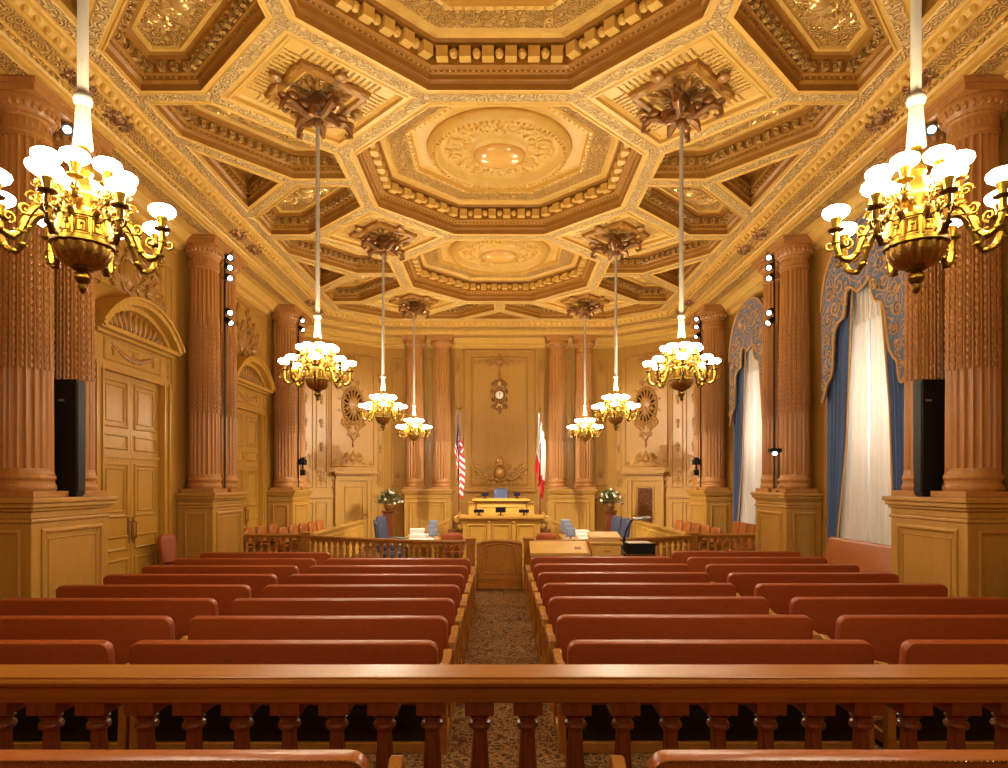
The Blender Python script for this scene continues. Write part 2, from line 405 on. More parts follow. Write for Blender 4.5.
# ---- cornice swept round the room
CP = [(0, 0), (0, -.015), (.085, -.015), (.10, 0), (.13, -.01), (.14, -.02), (.14, -.07), (.17, -.075), (.22, -.12), (.25, -.125), (.25, -.165), (.27, -.165), (.44, -.225), (.46, -.225), (.46, -.26), (.52, -.27), (.55, -.30), (.60, -.305), (.60, -.335), (.68, -.335), (.70, -.345), (.92, -.345), (.94, -.335), (1.10, -.335), (1.10, -.36), (1.16, -.40), (1.22, -.46), (1.22, -.50), (1.34, -.52), (1.38, -.56), (1.38, -.62), (1.42, -.62)]
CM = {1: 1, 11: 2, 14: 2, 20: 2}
mb = MB(); rows = [offset_path(PATH, o) for o, _ in CP]
for i in range(len(CP) - 1):
    mb.cur = CM.get(i, 0)
    vs = [(x, y, ZC + CP[i][1]) for x, y in rows[i]] + [(x, y, ZC + CP[i + 1][1]) for x, y in rows[i + 1]]
    n = len(PATH); mb.add(vs, [(j, j + 1, n + j + 1, n + j) for j in range(n - 1)])
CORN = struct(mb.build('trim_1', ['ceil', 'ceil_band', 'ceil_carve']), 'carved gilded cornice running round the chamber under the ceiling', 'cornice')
mb = MB()   # egg-and-bead rows along the cornice
def beads(mb, off, dz, pitch, r, squash=1.4):
    P = offset_path(PATH, off)
    for a, b in zip(P, P[1:]):
        L = hypot(b[0] - a[0], b[1] - a[1]); y0 = 5.0
        k = int(L / pitch)
        for i in range(k):
            t = (i + .5) / k; x, y = a[0] + (b[0] - a[0]) * t, a[1] + (b[1] - a[1]) * t
            if y < y0: continue
            mb.ell((x, y, ZC + dz), r, r, r * squash, 6, 4)
beads(mb, .195, -.10, .17, .045); beads(mb, .50, -.265, .11, .028, 1.0)
mb.build('egg_moulding', 'ceil', CORN, True)
mb = MB()   # dark acanthus clumps over every pier
for yc in (8.5, 13.4, 18.3):
    for sg in (-1, 1):
        for dy in (-.42, .42):
            mb.frame((sg * (4.9 + .36), yc + dy, ZC - .2), (0, 1, 0), Vector((-sg * .93, 0, .36)), (-sg * .36, 0, -.93)); cartouche(mb, 0, 0, .55, .32)
mb.build('acanthus_clump', 'bronze', CORN, True)

# ---- coffers
def coffer(mb, poly, prof, capmat=0):
    n = len(poly); prev = None
    for ins, dz, mt in prof:
        ring = [(x, y, ZC + dz) for x, y in inset(poly, ins)]
        if prev: mb.cur = mt; mb.add(prev + ring, [(j, (j + 1) % n, n + (j + 1) % n, n + j) for j in range(n)])
        prev = ring
    mb.cur = capmat; mb.add(prev, [tuple(range(n))])
def blocks(mb, poly, ins, pitch, w, dep, z0, z1, boss=0):
    P = inset(poly, ins); n = len(P)
    ar = sum(P[i][0] * P[(i + 1) % n][1] - P[(i + 1) % n][0] * P[i][1] for i in range(n)); s = 1 if ar > 0 else -1
    for i in range(n):
        a, b = P[i], P[(i + 1) % n]; L = hypot(b[0] - a[0], b[1] - a[1])
        if L < pitch * .8: continue
        u = ((b[0] - a[0]) / L, (b[1] - a[1]) / L); v = (-u[1] * s, u[0] * s); k = max(1, round(L / pitch)); p = L / k
        for j in range(k):
            t = (j + .5) * p
            mb.M = Matrix(((u[0], v[0], 0, a[0] + u[0] * t), (u[1], v[1], 0, a[1] + u[1] * t), (0, 0, 1, ZC), (0, 0, 0, 1)))
            mb.box(-w / 2, w / 2, -.005, dep, z0, z1)
            if boss and j: mb.ell((-p / 2, dep * .45, (z0 + z1) / 2 + .01), boss, boss, boss, 8, 5)
    mb.M = Matrix()
def beadrow(mb, poly, ins, dz, pitch, r):
    P = inset(poly, ins); n = len(P)
    for i in range(n):
        a, b = P[i], P[(i + 1) % n]; L = hypot(b[0] - a[0], b[1] - a[1]); k = max(1, int(L / pitch))
        for j in range(k): t = (j + .5) / k; mb.ell((a[0] + (b[0] - a[0]) * t, a[1] + (b[1] - a[1]) * t, ZC + dz), r, r, r, 5, 4)
def reeds(mb, poly, i0, i1, pitch, rad, dz):
    A, B = inset(poly, i0), inset(poly, i1); n = len(A)
    for i in range(n):
        a, b, c, e = A[i], A[(i + 1) % n], B[(i + 1) % n], B[i]; L = hypot(c[0] - e[0], c[1] - e[1]); u = ((c[0] - e[0]) / L, (c[1] - e[1]) / L); w = (i1 - i0); ox = a[0] + u[0] * w - e[0], a[1] + u[1] * w - e[1]
        k = int(L / pitch)
        for j in range(k + 1):
            t = L * j / k; x, y = e[0] + u[0] * t, e[1] + u[1] * t; mb.tube([(x, y, ZC + dz), (x + ox[0], y + ox[1], ZC + dz)], rad, 5)
MS = ['ceil', 'ceil_band', 'ceil_shaded', 'ceil_carve', 'gilt']
S2 = (sqrt(2) - 1) / 2
OCT = [(x * D, y * D) for x, y in ((S2, -.5), (.5, -S2), (.5, S2), (S2, .5), (-S2, .5), (-.5, S2), (-.5, -S2), (-S2, -.5))]
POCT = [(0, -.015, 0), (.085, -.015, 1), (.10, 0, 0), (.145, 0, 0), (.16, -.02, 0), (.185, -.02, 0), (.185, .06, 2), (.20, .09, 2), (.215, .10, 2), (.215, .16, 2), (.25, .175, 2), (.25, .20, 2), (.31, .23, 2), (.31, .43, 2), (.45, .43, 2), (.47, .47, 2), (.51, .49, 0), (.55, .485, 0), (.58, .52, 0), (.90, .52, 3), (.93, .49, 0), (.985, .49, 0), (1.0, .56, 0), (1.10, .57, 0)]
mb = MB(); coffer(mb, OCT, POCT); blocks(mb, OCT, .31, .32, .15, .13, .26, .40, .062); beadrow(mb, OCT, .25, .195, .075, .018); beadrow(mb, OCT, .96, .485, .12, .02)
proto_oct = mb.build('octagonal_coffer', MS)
def lathe_mat(mb, prof, mt, n=48): mb.cur = mt; mb.lathe(prof, n)
mb = MB(); Z0 = ZC + .57
mb.M = Matrix.Translation((0, 0, Z0)); mb.M = mb.M @ Matrix.Scale(-1, 4, (0, 0, 1))
lathe_mat(mb, [(1.25, 0), (1.23, .05), (1.18, .14), (1.12, .17), (1.06, .13), (1.03, .03), (1.0, .02), (.98, .04), (.95, .02), (.54, .02), (.50, .06), (.44, .10), (.0, .10)], 0)
med = mb.build('medallion', MS, proto_oct, 'all')
mb = MB(); mb.M = Matrix.Translation((0, 0, Z0)) @ Matrix.Scale(-1, 4, (0, 0, 1)); mb.lathe([(.40, .085), (.40, .12), (.37, .17), (.29, .215), (.16, .245), (0, .255)], 40, sx=1.12, sy=.92); mb.build('boss', 'boss', proto_oct, 'all')
mb = MB(); mb.M = Matrix.Translation((0, 0, Z0 - .02)) @ Matrix.Scale(-1, 4, (0, 0, 1))
for q in range(12):
    a = tau * q / 12 + .26; s = 1 if q % 2 else -1
    scroll(mb, .79 * cos(a), .79 * sin(a), .13, a + pi, s, .042, 1.35)
    scroll(mb, .64 * cos(a + .26), .64 * sin(a + .26), .075, a, -s, .032, 1.2)
    spray(mb, .70 * cos(a + .22), .70 * sin(a + .22), a + .3 + s * .5, .24, 4, 1.6); spray(mb, .56 * cos(a), .56 * sin(a), a, .18, 3, 1.2)
    spray(mb, .86 * cos(a + .2), .86 * sin(a + .2), a + s * 1.3, .16, 3, 1.4)
    leaf(mb, .9 * cos(a + .1), .9 * sin(a + .1), a + 1.7, .16)
for s in (-1, 1): scroll(mb, 0.1 * s, .52, .12, pi / 2, -s, .05); spray(mb, 0, s * .5, s * pi / 2, .3, 5, 1.6); scroll(mb, s * .56, -.1, .1, 0, s, .045); scroll(mb, s * .56, .1, .1, 0, -s, .045)
for q in range(72): a = tau * q / 72; mb.ell((1.13 * cos(a), 1.13 * sin(a), .155), .035, .022, .03, 6, 4, a)
mb.build('foliage_relief', 'ceil', proto_oct, True)
HEX = [(-.5, 0), (-.5, -S2), (-.5 - (.5 - S2), -.5), (-1, -.5), (-1, -.295), (-.73, 0)]
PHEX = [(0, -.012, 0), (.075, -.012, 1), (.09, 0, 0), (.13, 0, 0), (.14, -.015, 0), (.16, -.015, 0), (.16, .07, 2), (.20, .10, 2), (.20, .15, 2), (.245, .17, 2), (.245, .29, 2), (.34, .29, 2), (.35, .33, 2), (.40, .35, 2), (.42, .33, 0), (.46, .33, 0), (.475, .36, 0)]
TRI = [(-.73, 0), (-1, -.295), (-1, .295)]
PTRI = [(0, -.012, 0), (.075, -.012, 1), (.09, 0, 0), (.15, 0, 0), (.16, -.015, 0), (.18, -.015, 0), (.18, .08, 2), (.22, .11, 2), (.22, .2, 2), (.30, .22, 2), (.30, .36, 2), (.42, .36, 2)]
def relief_field(poly, ins, dz, n, seed, name, parent, size=.16):
    P = inset(poly, ins); rnd = random.Random(seed); mb = MB(); mb.M = Matrix.Translation((0, 0, ZC + dz)) @ Matrix.Scale(-1, 4, (0, 0, 1))
    cx = sum(p[0] for p in P) / len(P); cy = sum(p[1] for p in P) / len(P); made = 0
    for _ in range(n):
        p = rnd.choice(P); q = rnd.choice(P); t = rnd.random(); k = rnd.uniform(.1, .8)
        x = cx + ((p[0] * t + q[0] * (1 - t)) - cx) * k; y = cy + ((p[1] * t + q[1] * (1 - t)) - cy) * k
        if rnd.random() < .5: scroll(mb, x, y, size * rnd.uniform(.5, .9), rnd.uniform(0, tau), rnd.choice((-1, 1)), size * .16, 1.2)
        else: spray(mb, x, y, rnd.uniform(0, tau), size * 1.3, 4, 1.5)
    mb.ell((cx, cy, 0), size * .9, size * .7, size * .5, 10, 6)
    return mb.build(name, 'gilt', parent, True)
protos = [(proto_oct, 0, 0)]
for sx in (1, -1):
    for sy in (1, -1):
        P = [(x * sx * D, y * sy * D) for x, y in HEX]
        mb = MB(); coffer(mb, P, PHEX, 3); blocks(mb, P, .245, .15, .075, .08, .18, .27); beadrow(mb, P, .2, .135, .08, .016)
        o = mb.build('hexagonal_coffer', MS); relief_field(P, .5, .36, 26, 3, 'figure_relief', o); protos.append((o, sx, sy))
    P = [(x * sx * D, y * D) for x, y in TRI]
    mb = MB(); coffer(mb, P, PTRI, 2); blocks(mb, P, .22, .13, .06, .06, .13, .2); protos.append((mb.build('triangular_coffer', MS), sx, 0))
for o, sx, sy in protos:
    for k in range(-1, 4):
        y = (k + .275) * D
        if k == 1: o.location = (0, y, 0); o.parent = CEIL; continue
        c = o.copy(); COL.objects.link(c); c.location = (0, y, 0); c.parent = CEIL
        for ch in o.children: e = ch.copy(); COL.objects.link(e); e.parent = c
# diamonds that carry the chandeliers
HD = .5 - S2
DIA = [(0, -HD * D), (HD * D, 0), (0, HD * D), (-HD * D, 0)]
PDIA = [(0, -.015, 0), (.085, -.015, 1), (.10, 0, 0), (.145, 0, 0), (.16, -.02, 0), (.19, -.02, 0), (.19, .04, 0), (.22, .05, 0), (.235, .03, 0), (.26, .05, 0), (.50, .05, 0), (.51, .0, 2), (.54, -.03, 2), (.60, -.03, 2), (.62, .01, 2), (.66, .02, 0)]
mb = MB(); coffer(mb, DIA, PDIA, 3); reeds(mb, DIA, .27, .49, .075, .024, .062)
dia = mb.build('diamond_coffer', MS)
mb = MB(); mb.M = Matrix.Translation((0, 0, ZC + .02)) @ Matrix.Scale(-1, 4, (0, 0, 1))
for q in range(4):
    a = q * pi / 2
    spray(mb, .12 * cos(a), .12 * sin(a), a, .34, 5, 1.6)
    for s in (-1, 1): scroll(mb, .27 * cos(a + s * .45), .27 * sin(a + s * .45), .08, a, s, .022)
    b = a + pi / 4; leaf(mb, .5 * cos(b) - .12 * sin(b), .5 * sin(b) + .12 * cos(b), b + pi / 2, .3); leaf(mb, .5 * cos(b) + .12 * sin(b), .5 * sin(b) - .12 * cos(b), b - pi / 2, .3)
    mb.ell((.6 * cos(b), .6 * sin(b), .03), .09, .09, .05, 8, 5)
mb.build('carved_rosette', 'relief', dia, True)
first = True
for k in range(-1, 5):
    for sx in (-1, 1):
        y = (k - .225) * D
        if first: c = dia; first = False
        else:
            c = dia.copy(); COL.objects.link(c)
            for ch in dia.children: e = ch.copy(); COL.objects.link(e); e.parent = c
        c.location = (sx * .5 * D, y, 0); c.parent = CEIL
# shallow cells along the bench wall
yb = YB / D - 3.775
back = []
for sx in (1, -1):
    back.append([(-S2 * sx, 0), (0, 0), (0, .17), (-.25 * sx, yb), (-.5 * sx, yb), (-.5 * sx, HD)])
    cx_, cy_ = 3.4 / D, 19.2 / D - 3.775
    back.append([(-.5 * sx, HD), (-.5 * sx, yb), (-cx_ * sx, yb), (-1 * sx, cy_), (-1 * sx, 0), (-(.5 + HD) * sx, 0)])
back.append([(0, .17), (.25, yb), (-.25, yb)])
for P in back:
    Q = [(x * D, (y + 3.775) * D) for x, y in P]; mb = MB()
    if len(Q) > 3: coffer(mb, Q, PHEX[:-1] if 1 else PHEX, 3); blocks(mb, Q, .245, .15, .075, .08, .18, .27)
    else: coffer(mb, Q, [(a * .8, b, c) for a, b, c in PTRI[:-1]], 2)
    mb.build('hexagonal_coffer' if len(Q) > 3 else 'triangular_coffer', MS, CEIL)

# ---- wall panelling
mb = MB(); FL(mb)
for yc in BAY:
    for s in (-1, 1): panel(mb, yc + s * 1.36 - .11, yc + s * 1.36 + .11, 1.25, 6.2, .04, .03)
    panel(mb, yc - 1.1, yc + 1.1, 5.25, 6.45, .06, .03)
    mb.box(yc - 1.65, yc + 1.65, 6.5, 6.56, 0, .05)
panel(mb, 19.35, 19.75, 1.9, 6.3, .05, .03)
mb.build('panel_moulding', 'wall', W_L)
mb = MB(); FR(mb)
for yc in BAY:
    for s in (-1, 1): panel(mb, yc + s * 1.5 - .07, yc + s * 1.5 + .07, 1.25, 6.2, .03, .03)
panel(mb, 19.35, 19.75, 1.9, 6.3, .05, .03)
mb.build('panel_moulding', 'wall', W_R)
mb = MB(); FB(mb)
panel(mb, -.95, .95, 2.02, 6.35, .07, .05); panel(mb, -1.22, 1.22, 1.85, 6.6, .06, .05)
for s in (-1, 1):
    panel(mb, s * 1.42 - .12, s * 1.42 + .12, 2.0, 6.3, .04, .03); panel(mb, s * 2.36 - .1, s * 2.36 + .1, 2.0, 6.3, .03, .03); panel(mb, s * 3.45 - .2, s * 3.45 + .2, 2.0, 6.3, .05, .03); panel(mb, s * 3.45 - .2, s * 3.45 + .2, .3, 1.6, .05, .03)
mb.box(-1.22, 1.22, 1.80, 1.88, 0, .10)
mb.build('panel_moulding', 'wall', W_B)
for fr, w, nm in ((FCL, W_CL, 'l'), (FCR, W_CR, 'r')):
    mb = MB(); fr(mb); c = .42
    panel(mb, c - .78, c + .78, 2.62, 6.3, .07, .045, .16)
    for u0, u1 in ((c - 1.28, c - .9), (c + .9, c + 1.12), (c - 1.9, c - 1.36)):
        panel(mb, u0, u1, 1.95, 6.3, .05, .03)
        panel(mb, u0, u1, .3, 1.5, .05, .03)
    mb.box(-1.5, c - .72, 1.62, 1.72, 0, .06); mb.box(c + .72, 1.5, 1.62, 1.72, 0, .06)
    mb.build('panel_moulding', 'wall', w)
    mb = MB(); fr(mb)
    cartouche(mb, c, 2.9, .8, .5); rinceau(mb, c - .75, 2.7, .45, .22); rinceau(mb, c + .3, 2.7, .45, .22)
    for u in (c - 1.1, c + 1.0, c - 1.62):
        cartouche(mb, u, 2.25, .34, .5)
        for k in range(4): spray(mb, u, 3.2 + k * .75, pi / 2, .22, 4, 1.3); mb.ell((u, 3.15 + k * .75, 0), .05, .07, .03)
    cartouche(mb, c, 6.2, .6, .34); rinceau(mb, c - .7, 6.28, .45, .16); rinceau(mb, c + .25, 6.28, .45, .16)
    mb.build('carved_ornament', 'relief', w, True)
mb = MB(); FB(mb)
cartouche(mb, 0, 6.22, .9, .5); rinceau(mb, -1.0, 6.2, .65, .22); rinceau(mb, .35, 6.2, .65, .22); leaf(mb, 0, 5.95, -pi / 2, .3)
for s in (-1, 1):
    cartouche(mb, s * 1.42, 6.0, .26, .5)
    cartouche(mb, s * 3.45, 6.0, .3, .5); spray(mb, s * 3.45, 2.25, pi / 2, .3, 4)
mb.build('carved_ornament', 'relief', W_B, True)
# crest with outspread scrolls over the bench
mb = MB(); FB(mb); mb.M = mb.M @ Matrix.Scale(1.7, 4, (0, 0, 1)); c0 = 2.42
mb.ell((0, c0 + .02, .02), .17, .22, .08, 12, 6)
mb.tube([(.23 * cos(a), c0 + .02 + .28 * sin(a), .03) for a in [tau * i / 24 for i in range(24)]], .03, 6, True)
spray(mb, 0, c0 + .28, pi / 2, .34, 5, 1.5); mb.ell((0, c0 + .48, .02), .07, .09, .05)
for s in (-1, 1):
    A = 0 if s > 0 else pi
    mb.tube([(s * .25, c0 - .18, .02), (s * .42, c0 - .22, .03), (s * .6, c0 - .12, .03), (s * .72, c0 + .05, .03), (s * .86, c0 + .12, .02), (s * .95, c0 + .3, .02)], [.03, .045, .04, .035, .025, .012], 6)
    scroll(mb, s * .45, c0 - .06, .12, A - s * pi / 2, -s, .032, 1.3); scroll(mb, s * .72, c0 + .22, .12, A, s, .03, 1.3); scroll(mb, s * .9, c0 + .05, .07, A, -s, .022, 1.2)
    scroll(mb, s * .3, c0 + .22, .09, pi / 2, -s, .028); scroll(mb, s * .2, c0 - .32, .1, -pi / 2, s, .03, 1.3)
    for x, y, a in ((.55, .02, 1.9), (.66, -.1, -.6), (.8, .2, 1.6), (.36, -.26, -1.2), (.5, -.24, -.9)): spray(mb, s * x, c0 + y, a if s > 0 else pi - a, .17, 3, 1.1)
for i in range(9): mb.ell((-.32 + .08 * i, c0 - .16 - .05 * (1 - ((i - 4) / 4) ** 2), .04), .035, .05, .03, 7, 4)
mb.build('carved_crest', 'gilt', W_B, True)
# pierced oval grilles on the corner walls
for fr, w in ((FCL, W_CL), (FCR, W_CR)):
    c = .42; cz = 4.62
    mb = MB(); fr(mb); mb.cur = 1
    mb.prism([(c + .37 * cos(tau * i / 28), cz + .60 * sin(tau * i / 28)) for i in range(28)], 0, .012)
    mb.cur = 0
    mb.tube([(c + .39 * cos(tau * i / 28), cz + .62 * sin(tau * i / 28), .02) for i in range(28)], .032, 6, True)
    for i in range(16):
        a = tau * i / 16 + .2; mb.tube([(c + .12 * cos(a), cz + .2 * sin(a), .03), (c + .25 * cos(a + .1), cz + .38 * sin(a + .1), .04), (c + .38 * cos(a), cz + .6 * sin(a), .03)], [.03, .028, .035], 5)
        b = a + .2; mb.ell((c + .35 * cos(b), cz + .55 * sin(b), .03), .045, .045, .03, 7, 4)
    for i in range(5): mb.ell((c - .24 + .12 * i, cz - .10, .04), .055, .09, .05, 7, 5)
    mb.ell((c, cz + .06, .03), .20, .22, .05, 10, 5); spray(mb, c, cz - .05, -pi / 2, .34, 5, 1.5)
    for s in (-1, 1):
        for k in range(5): a = pi / 2 - s * (.3 + k * .5); spray(mb, c + .43 * cos(a), cz + .67 * sin(a), a, .15, 3, 1.2)
        scroll(mb, c + s * .26, cz - .58, .13, -pi / 2, s, .036); scroll(mb, c + s * .13, cz - .72, .11, -pi / 2, s, .032); scroll(mb, c + s * .08, cz - .92, .07, -pi / 2, s, .024); leaf(mb, c + s * .36, cz - .4, -pi / 2 + s * .3, .25); scroll(mb, c + s * .14, cz + .76, .1, pi / 2, -s, .028)
        spray(mb, c + s * .12, cz - .85, -pi / 2 + s * .4, .22, 4)
    spray(mb, c, cz - .88, -pi / 2, .32, 5, 1.1); leaf(mb, c, cz - 1.1, -pi / 2, .28); spray(mb, c, cz + .75, pi / 2, .2, 5)
    mb.build('pierced_grille', ['relief', 'dark_oak'], w, True)

# ---- doors
def big_door(k, yc, label):
    R_ = struct(thing('door_%d' % k, label, 'door', (-WX, yc, 0)), label, 'door')
    LF = lambda: MB().frame((0, 0, 0), (0, 1, 0), (0, 0, 1), (1, 0, 0))
    mb = LF()
    for s in (-1, 1):
        a, b = sorted((s * .90, s * 1.10)); mb.box(a, b, 0, 3.92, .004, .15); a, b = sorted((s * .90, s * .95)); mb.box(a, b, 0, 3.92, .15, .18)
        a, b = sorted((s * 1.06, s * 1.12)); mb.box(a, b, 0, 3.92, .004, .19); a, b = sorted((s * .88, s * 1.14)); mb.box(a, b, 0, .3, .004, .21)
    mb.box(-1.1, 1.1, 3.86, 3.97, .004, .17); mb.box(-1.06, 1.06, 3.97, 4.42, .004, .12); panel(mb.frame((.12, 0, 0), (0, 1, 0), (0, 0, 1), (1, 0, 0)), -.85, .85, 4.02, 4.37, .05, .03)
    mb.build('casing', 'door', R_, bevel=.012)
    mb = LF()
    mb.box(-1.14, 1.14, 4.40, 4.45, .004, .22); mb.box(-1.20, 1.20, 4.45, 4.52, .004, .32)
    c, rise = 1.22, .60; Rr = (c * c + rise * rise) / (2 * rise); zc = 4.52 + rise - Rr; a0 = math.asin(c / Rr)
    for r0, r1, n1 in ((Rr - .17, Rr - .09, .22), (Rr - .09, Rr, .36), (Rr, Rr + .05, .40)):
        out = [(r1 * sin(t), zc + r1 * cos(t)) for t in [a0 * (i / 9 - 1) for i in range(19)]]; inn = [(r0 * sin(t), zc + r0 * cos(t)) for t in [a0 * (i / 9 - 1) for i in range(19)]]
        for i in range(18): mb.prism([out[i], out[i + 1], inn[i + 1], inn[i]], .004, n1)
    mb.prism([(c * .97 * sin(0) - 1.15, 4.52)] + [((Rr - .1) * sin(t), zc + (Rr - .1) * cos(t)) for t in [a0 * .9 * (i / 8 - 1) for i in range(17)]] + [(1.15, 4.52)], .004, .10)
    mb.build('pediment', 'door', R_, bevel=.008)
    mb = LF().frame((.11, 0, 0), (0, 1, 0), (0, 0, 1), (1, 0, 0))
    for i in range(13): t = (i - 6) / 6; leaf(mb, t * .75, 4.56, pi / 2 - t * .9, .40 * (1 - .5 * t * t), .11, .05)
    for s in (-1, 1): scroll(mb, s * .95, 4.6, .07, pi / 2, -s, .02)
    garland(mb, 0, 4.3, 1.2, .16)
    mb.frame((.02, 0, 0), (0, 1, 0), (0, 0, 1), (1, 0, 0))
    for s in (-1, 1):
        cartouche(mb, s * 1.2, 4.1, .3, .6); scroll(mb, s * 1.16, 4.36, .09, pi / 2, -s, .05); spray(mb, s * 1.2, 3.8, -pi / 2, .3, 4, .9)
    cartouche(mb, 0, 5.6, 1.1, .95)
    for s in (-1, 1):
        spray(mb, s * .55, 5.4, pi / 2 - s * .9, .45, 6, 1.6); spray(mb, s * .85, 5.25, pi / 2 - s * .6, .4, 5, 1.4); scroll(mb, s * .72, 5.75, .16, 0, s, .045, 1.3); scroll(mb, s * .45, 6.05, .13, 0, -s, .04); spray(mb, s * .35, 6.0, pi / 2 - s * .3, .3, 5)
        scroll(mb, s * .95, 5.5, .12, 0, -s, .04)
        for x_, z_, a_ in ((.3, 5.35, .6), (.62, 5.95, 1.2), (.85, 5.75, .9), (.5, 5.62, .4), (.25, 6.2, 1.3), (1.0, 5.3, .5), (.7, 5.3, .2)):
            spray(mb, s * x_, z_, a_ if s > 0 else pi - a_, .26, 5, 1.7)
        for x_, z_ in ((.58, 5.55), (.38, 5.85), (.8, 5.48)): mb.ell((s * x_, z_, .03), .06, .06, .07, 8, 5)
    mb.build('carved_overdoor', 'relief', R_, True)
    for s in (-1, 1):
        mb = LF(); a, b = (0.004, .895) if s > 0 else (-.895, -.004); mb.box(a, b, 0.01, 3.86, .01, .06)
        mb.frame((.06, 0, 0), (0, 1, 0), (0, 0, 1), (1, 0, 0)); x0, x1 = a + .1, b - .1
        panel(mb, x0, x1, 2.98, 3.76, .05, .03); panel(mb, x0 + .09, x1 - .09, 3.07, 3.67, .03, .02)
        panel(mb, x0, x1, 2.62, 2.87, .04, .03); mb.box(a, b, 2.48, 2.54, 0, .03); panel(mb, x0, x1, 1.5, 2.4, .05, .03); panel(mb, x0 + .09, x1 - .09, 1.59, 2.31, .03, .02)
        panel(mb, x0, x1, .95, 1.2, .04, .03); panel(mb, x0, x1, .25, .82, .05, .03)
        lf = mb.build('leaf', 'door', R_)
        mb = LF(); x = s * .07; mb.box(x - .03, x + .03, 1.05, 1.5, .06, .072); mb.tube([(x, 1.12, .07), (x, 1.14, .12), (x, 1.41, .12), (x, 1.43, .07)], .012, 8)
        mb.build('handle', 'bronze', lf, True)
    return R_
big_door(1, BAY[0], 'tall oak double door under a carved curved pediment, nearer the public seats')
big_door(2, BAY[1], 'tall oak double door under a carved pediment, farther one beside the jury seats')
for k, sgn, label in ((3, 1, 'small plain panelled door in the slanted wall behind the jury seats'), (4, -1, 'small door with dark lattice grille in the slanted wall')):
    ux = .42; o = (CMID[0] + CU[0] * ux, CMID[1] + CU[1] * ux)
    R_ = struct(thing('door_%d' % k, label, 'door', (o[0] * sgn, o[1], 0)), label, 'door')
    Fm = lambda mb: mb.frame((0, 0, 0), (CU[0] * sgn, CU[1], 0), (0, 0, 1), (CU[1] * sgn, -CU[0], 0))
    mb = Fm(MB())
    for s in (-1, 1):
        a, b = sorted((s * .47, s * .62)); mb.box(a, b, 0, 2.2, .004, .09); a, b = sorted((s * .60, s * .68)); mb.box(a, b, 0, 2.2, .004, .12)
    mb.box(-.66, .66, 2.16, 2.34, .004, .10); mb.box(-.72, .72, 2.34, 2.39, .004, .2); mb.box(-.78, .78, 2.39, 2.46, .004, .28)
    mb.build('casing', 'wall', R_, bevel=.01)
    mb = Fm(MB())
    for s in (-1, 1): scroll(mb, s * .68, 2.2, .06, pi / 2, -s, .035); spray(mb, s * .68, 2.1, -pi / 2, .3, 3, .6); leaf(mb, s * .68, 1.8, -pi / 2, .25)
    mb.build('carved_console', 'relief', R_, True)
    mb = Fm(MB()); mb.box(-.465, .465, .01, 2.15, .01, .05); mb.M = mb.M @ Matrix.Translation((0, 0, .05))
    panel(mb, -.33, .33, .5, 2.0, .05, .03); panel(mb, -.33, .33, .1, .4, .04, .03)
    lf = mb.build('leaf', 'wall', R_)
    if k == 4:
        mb = Fm(MB()); mb.cur = 0; mb.box(-.26, .26, .58, 1.93, .05, .056); mb.cur = 1
        for i in range(-5, 13):
            for s in (-1, 1):
                x0, z0 = -.26, .58 + i * .13; pts = [(x, z0 + (x - x0 if s > 0 else .26 * 2 - (x - x0))) for x in (-.26, .26)]
                q = [p for p in [( -.26 + t * .52 / 8, (pts[0][1] + (pts[1][1] - pts[0][1]) * t / 8)) for t in range(9)] if .58 <= p[1] <= 1.93]
                if len(q) > 1: mb.tube([(q[0][0], q[0][1], .06), (q[-1][0], q[-1][1], .06)], .014, 4)
        mb.build('lattice_grille', ['walnut', 'brass_dark'], lf)
    mb = Fm(MB()); mb.ell((.40, 1.05, .09), .03, .03, .03); mb.tube([(.40, 1.05, .05), (.40, 1.05, .09)], .01); mb.build('knob', 'brass_dark', lf, True)

# ---- windows
for k, yc in enumerate(BAY):
    R_ = struct(thing('window_%d' % (k + 1), '', 'window', (WX, yc, 0)), ('tall window behind the nearer sheer curtain', 'tall window behind the farther sheer curtain')[k], 'window')
    mb = MB()
    for a, b in ((-1.25, -1.15), (1.15, 1.25)): mb.box(.02, .12, a, b, .35, 6.62)
    for z in (.35, 5.2, 6.52): mb.box(.02, .12, -1.149, 1.149, z, z + .09)
    mb.build('frame', 'door', R_)
    mb = MB(); mb.box(.065, .075, -1.24, 1.24, .4, 6.55); mb.build('pane', 'glass', R_)
    mb = MB()   # arched casing on the room side
    arc = [(-.0, 1.40 * cos(t), 5.30 + 1.40 * sin(t)) for t in [pi * i / 20 for i in range(21)]]
    mb.tube([(0, 1.40, .0)] + arc + [(0, -1.40, .0)], .06, 8)
    mb.build('casing', 'door', R_, True)
    mb = MB().frame((0, 0, 0), (0, 1, 0), (0, 0, 1), (-1, 0, 0)); spray(mb, 0, 6.62, pi / 2, .3, 7, 2.2)
    for s in (-1, 1): scroll(mb, s * .28, 6.6, .1, 0, s, .03); spray(mb, s * .4, 6.5, pi / 2 - s * 1.1, .26, 4)
    mb.build('carved_crown', 'relief', R_, True)
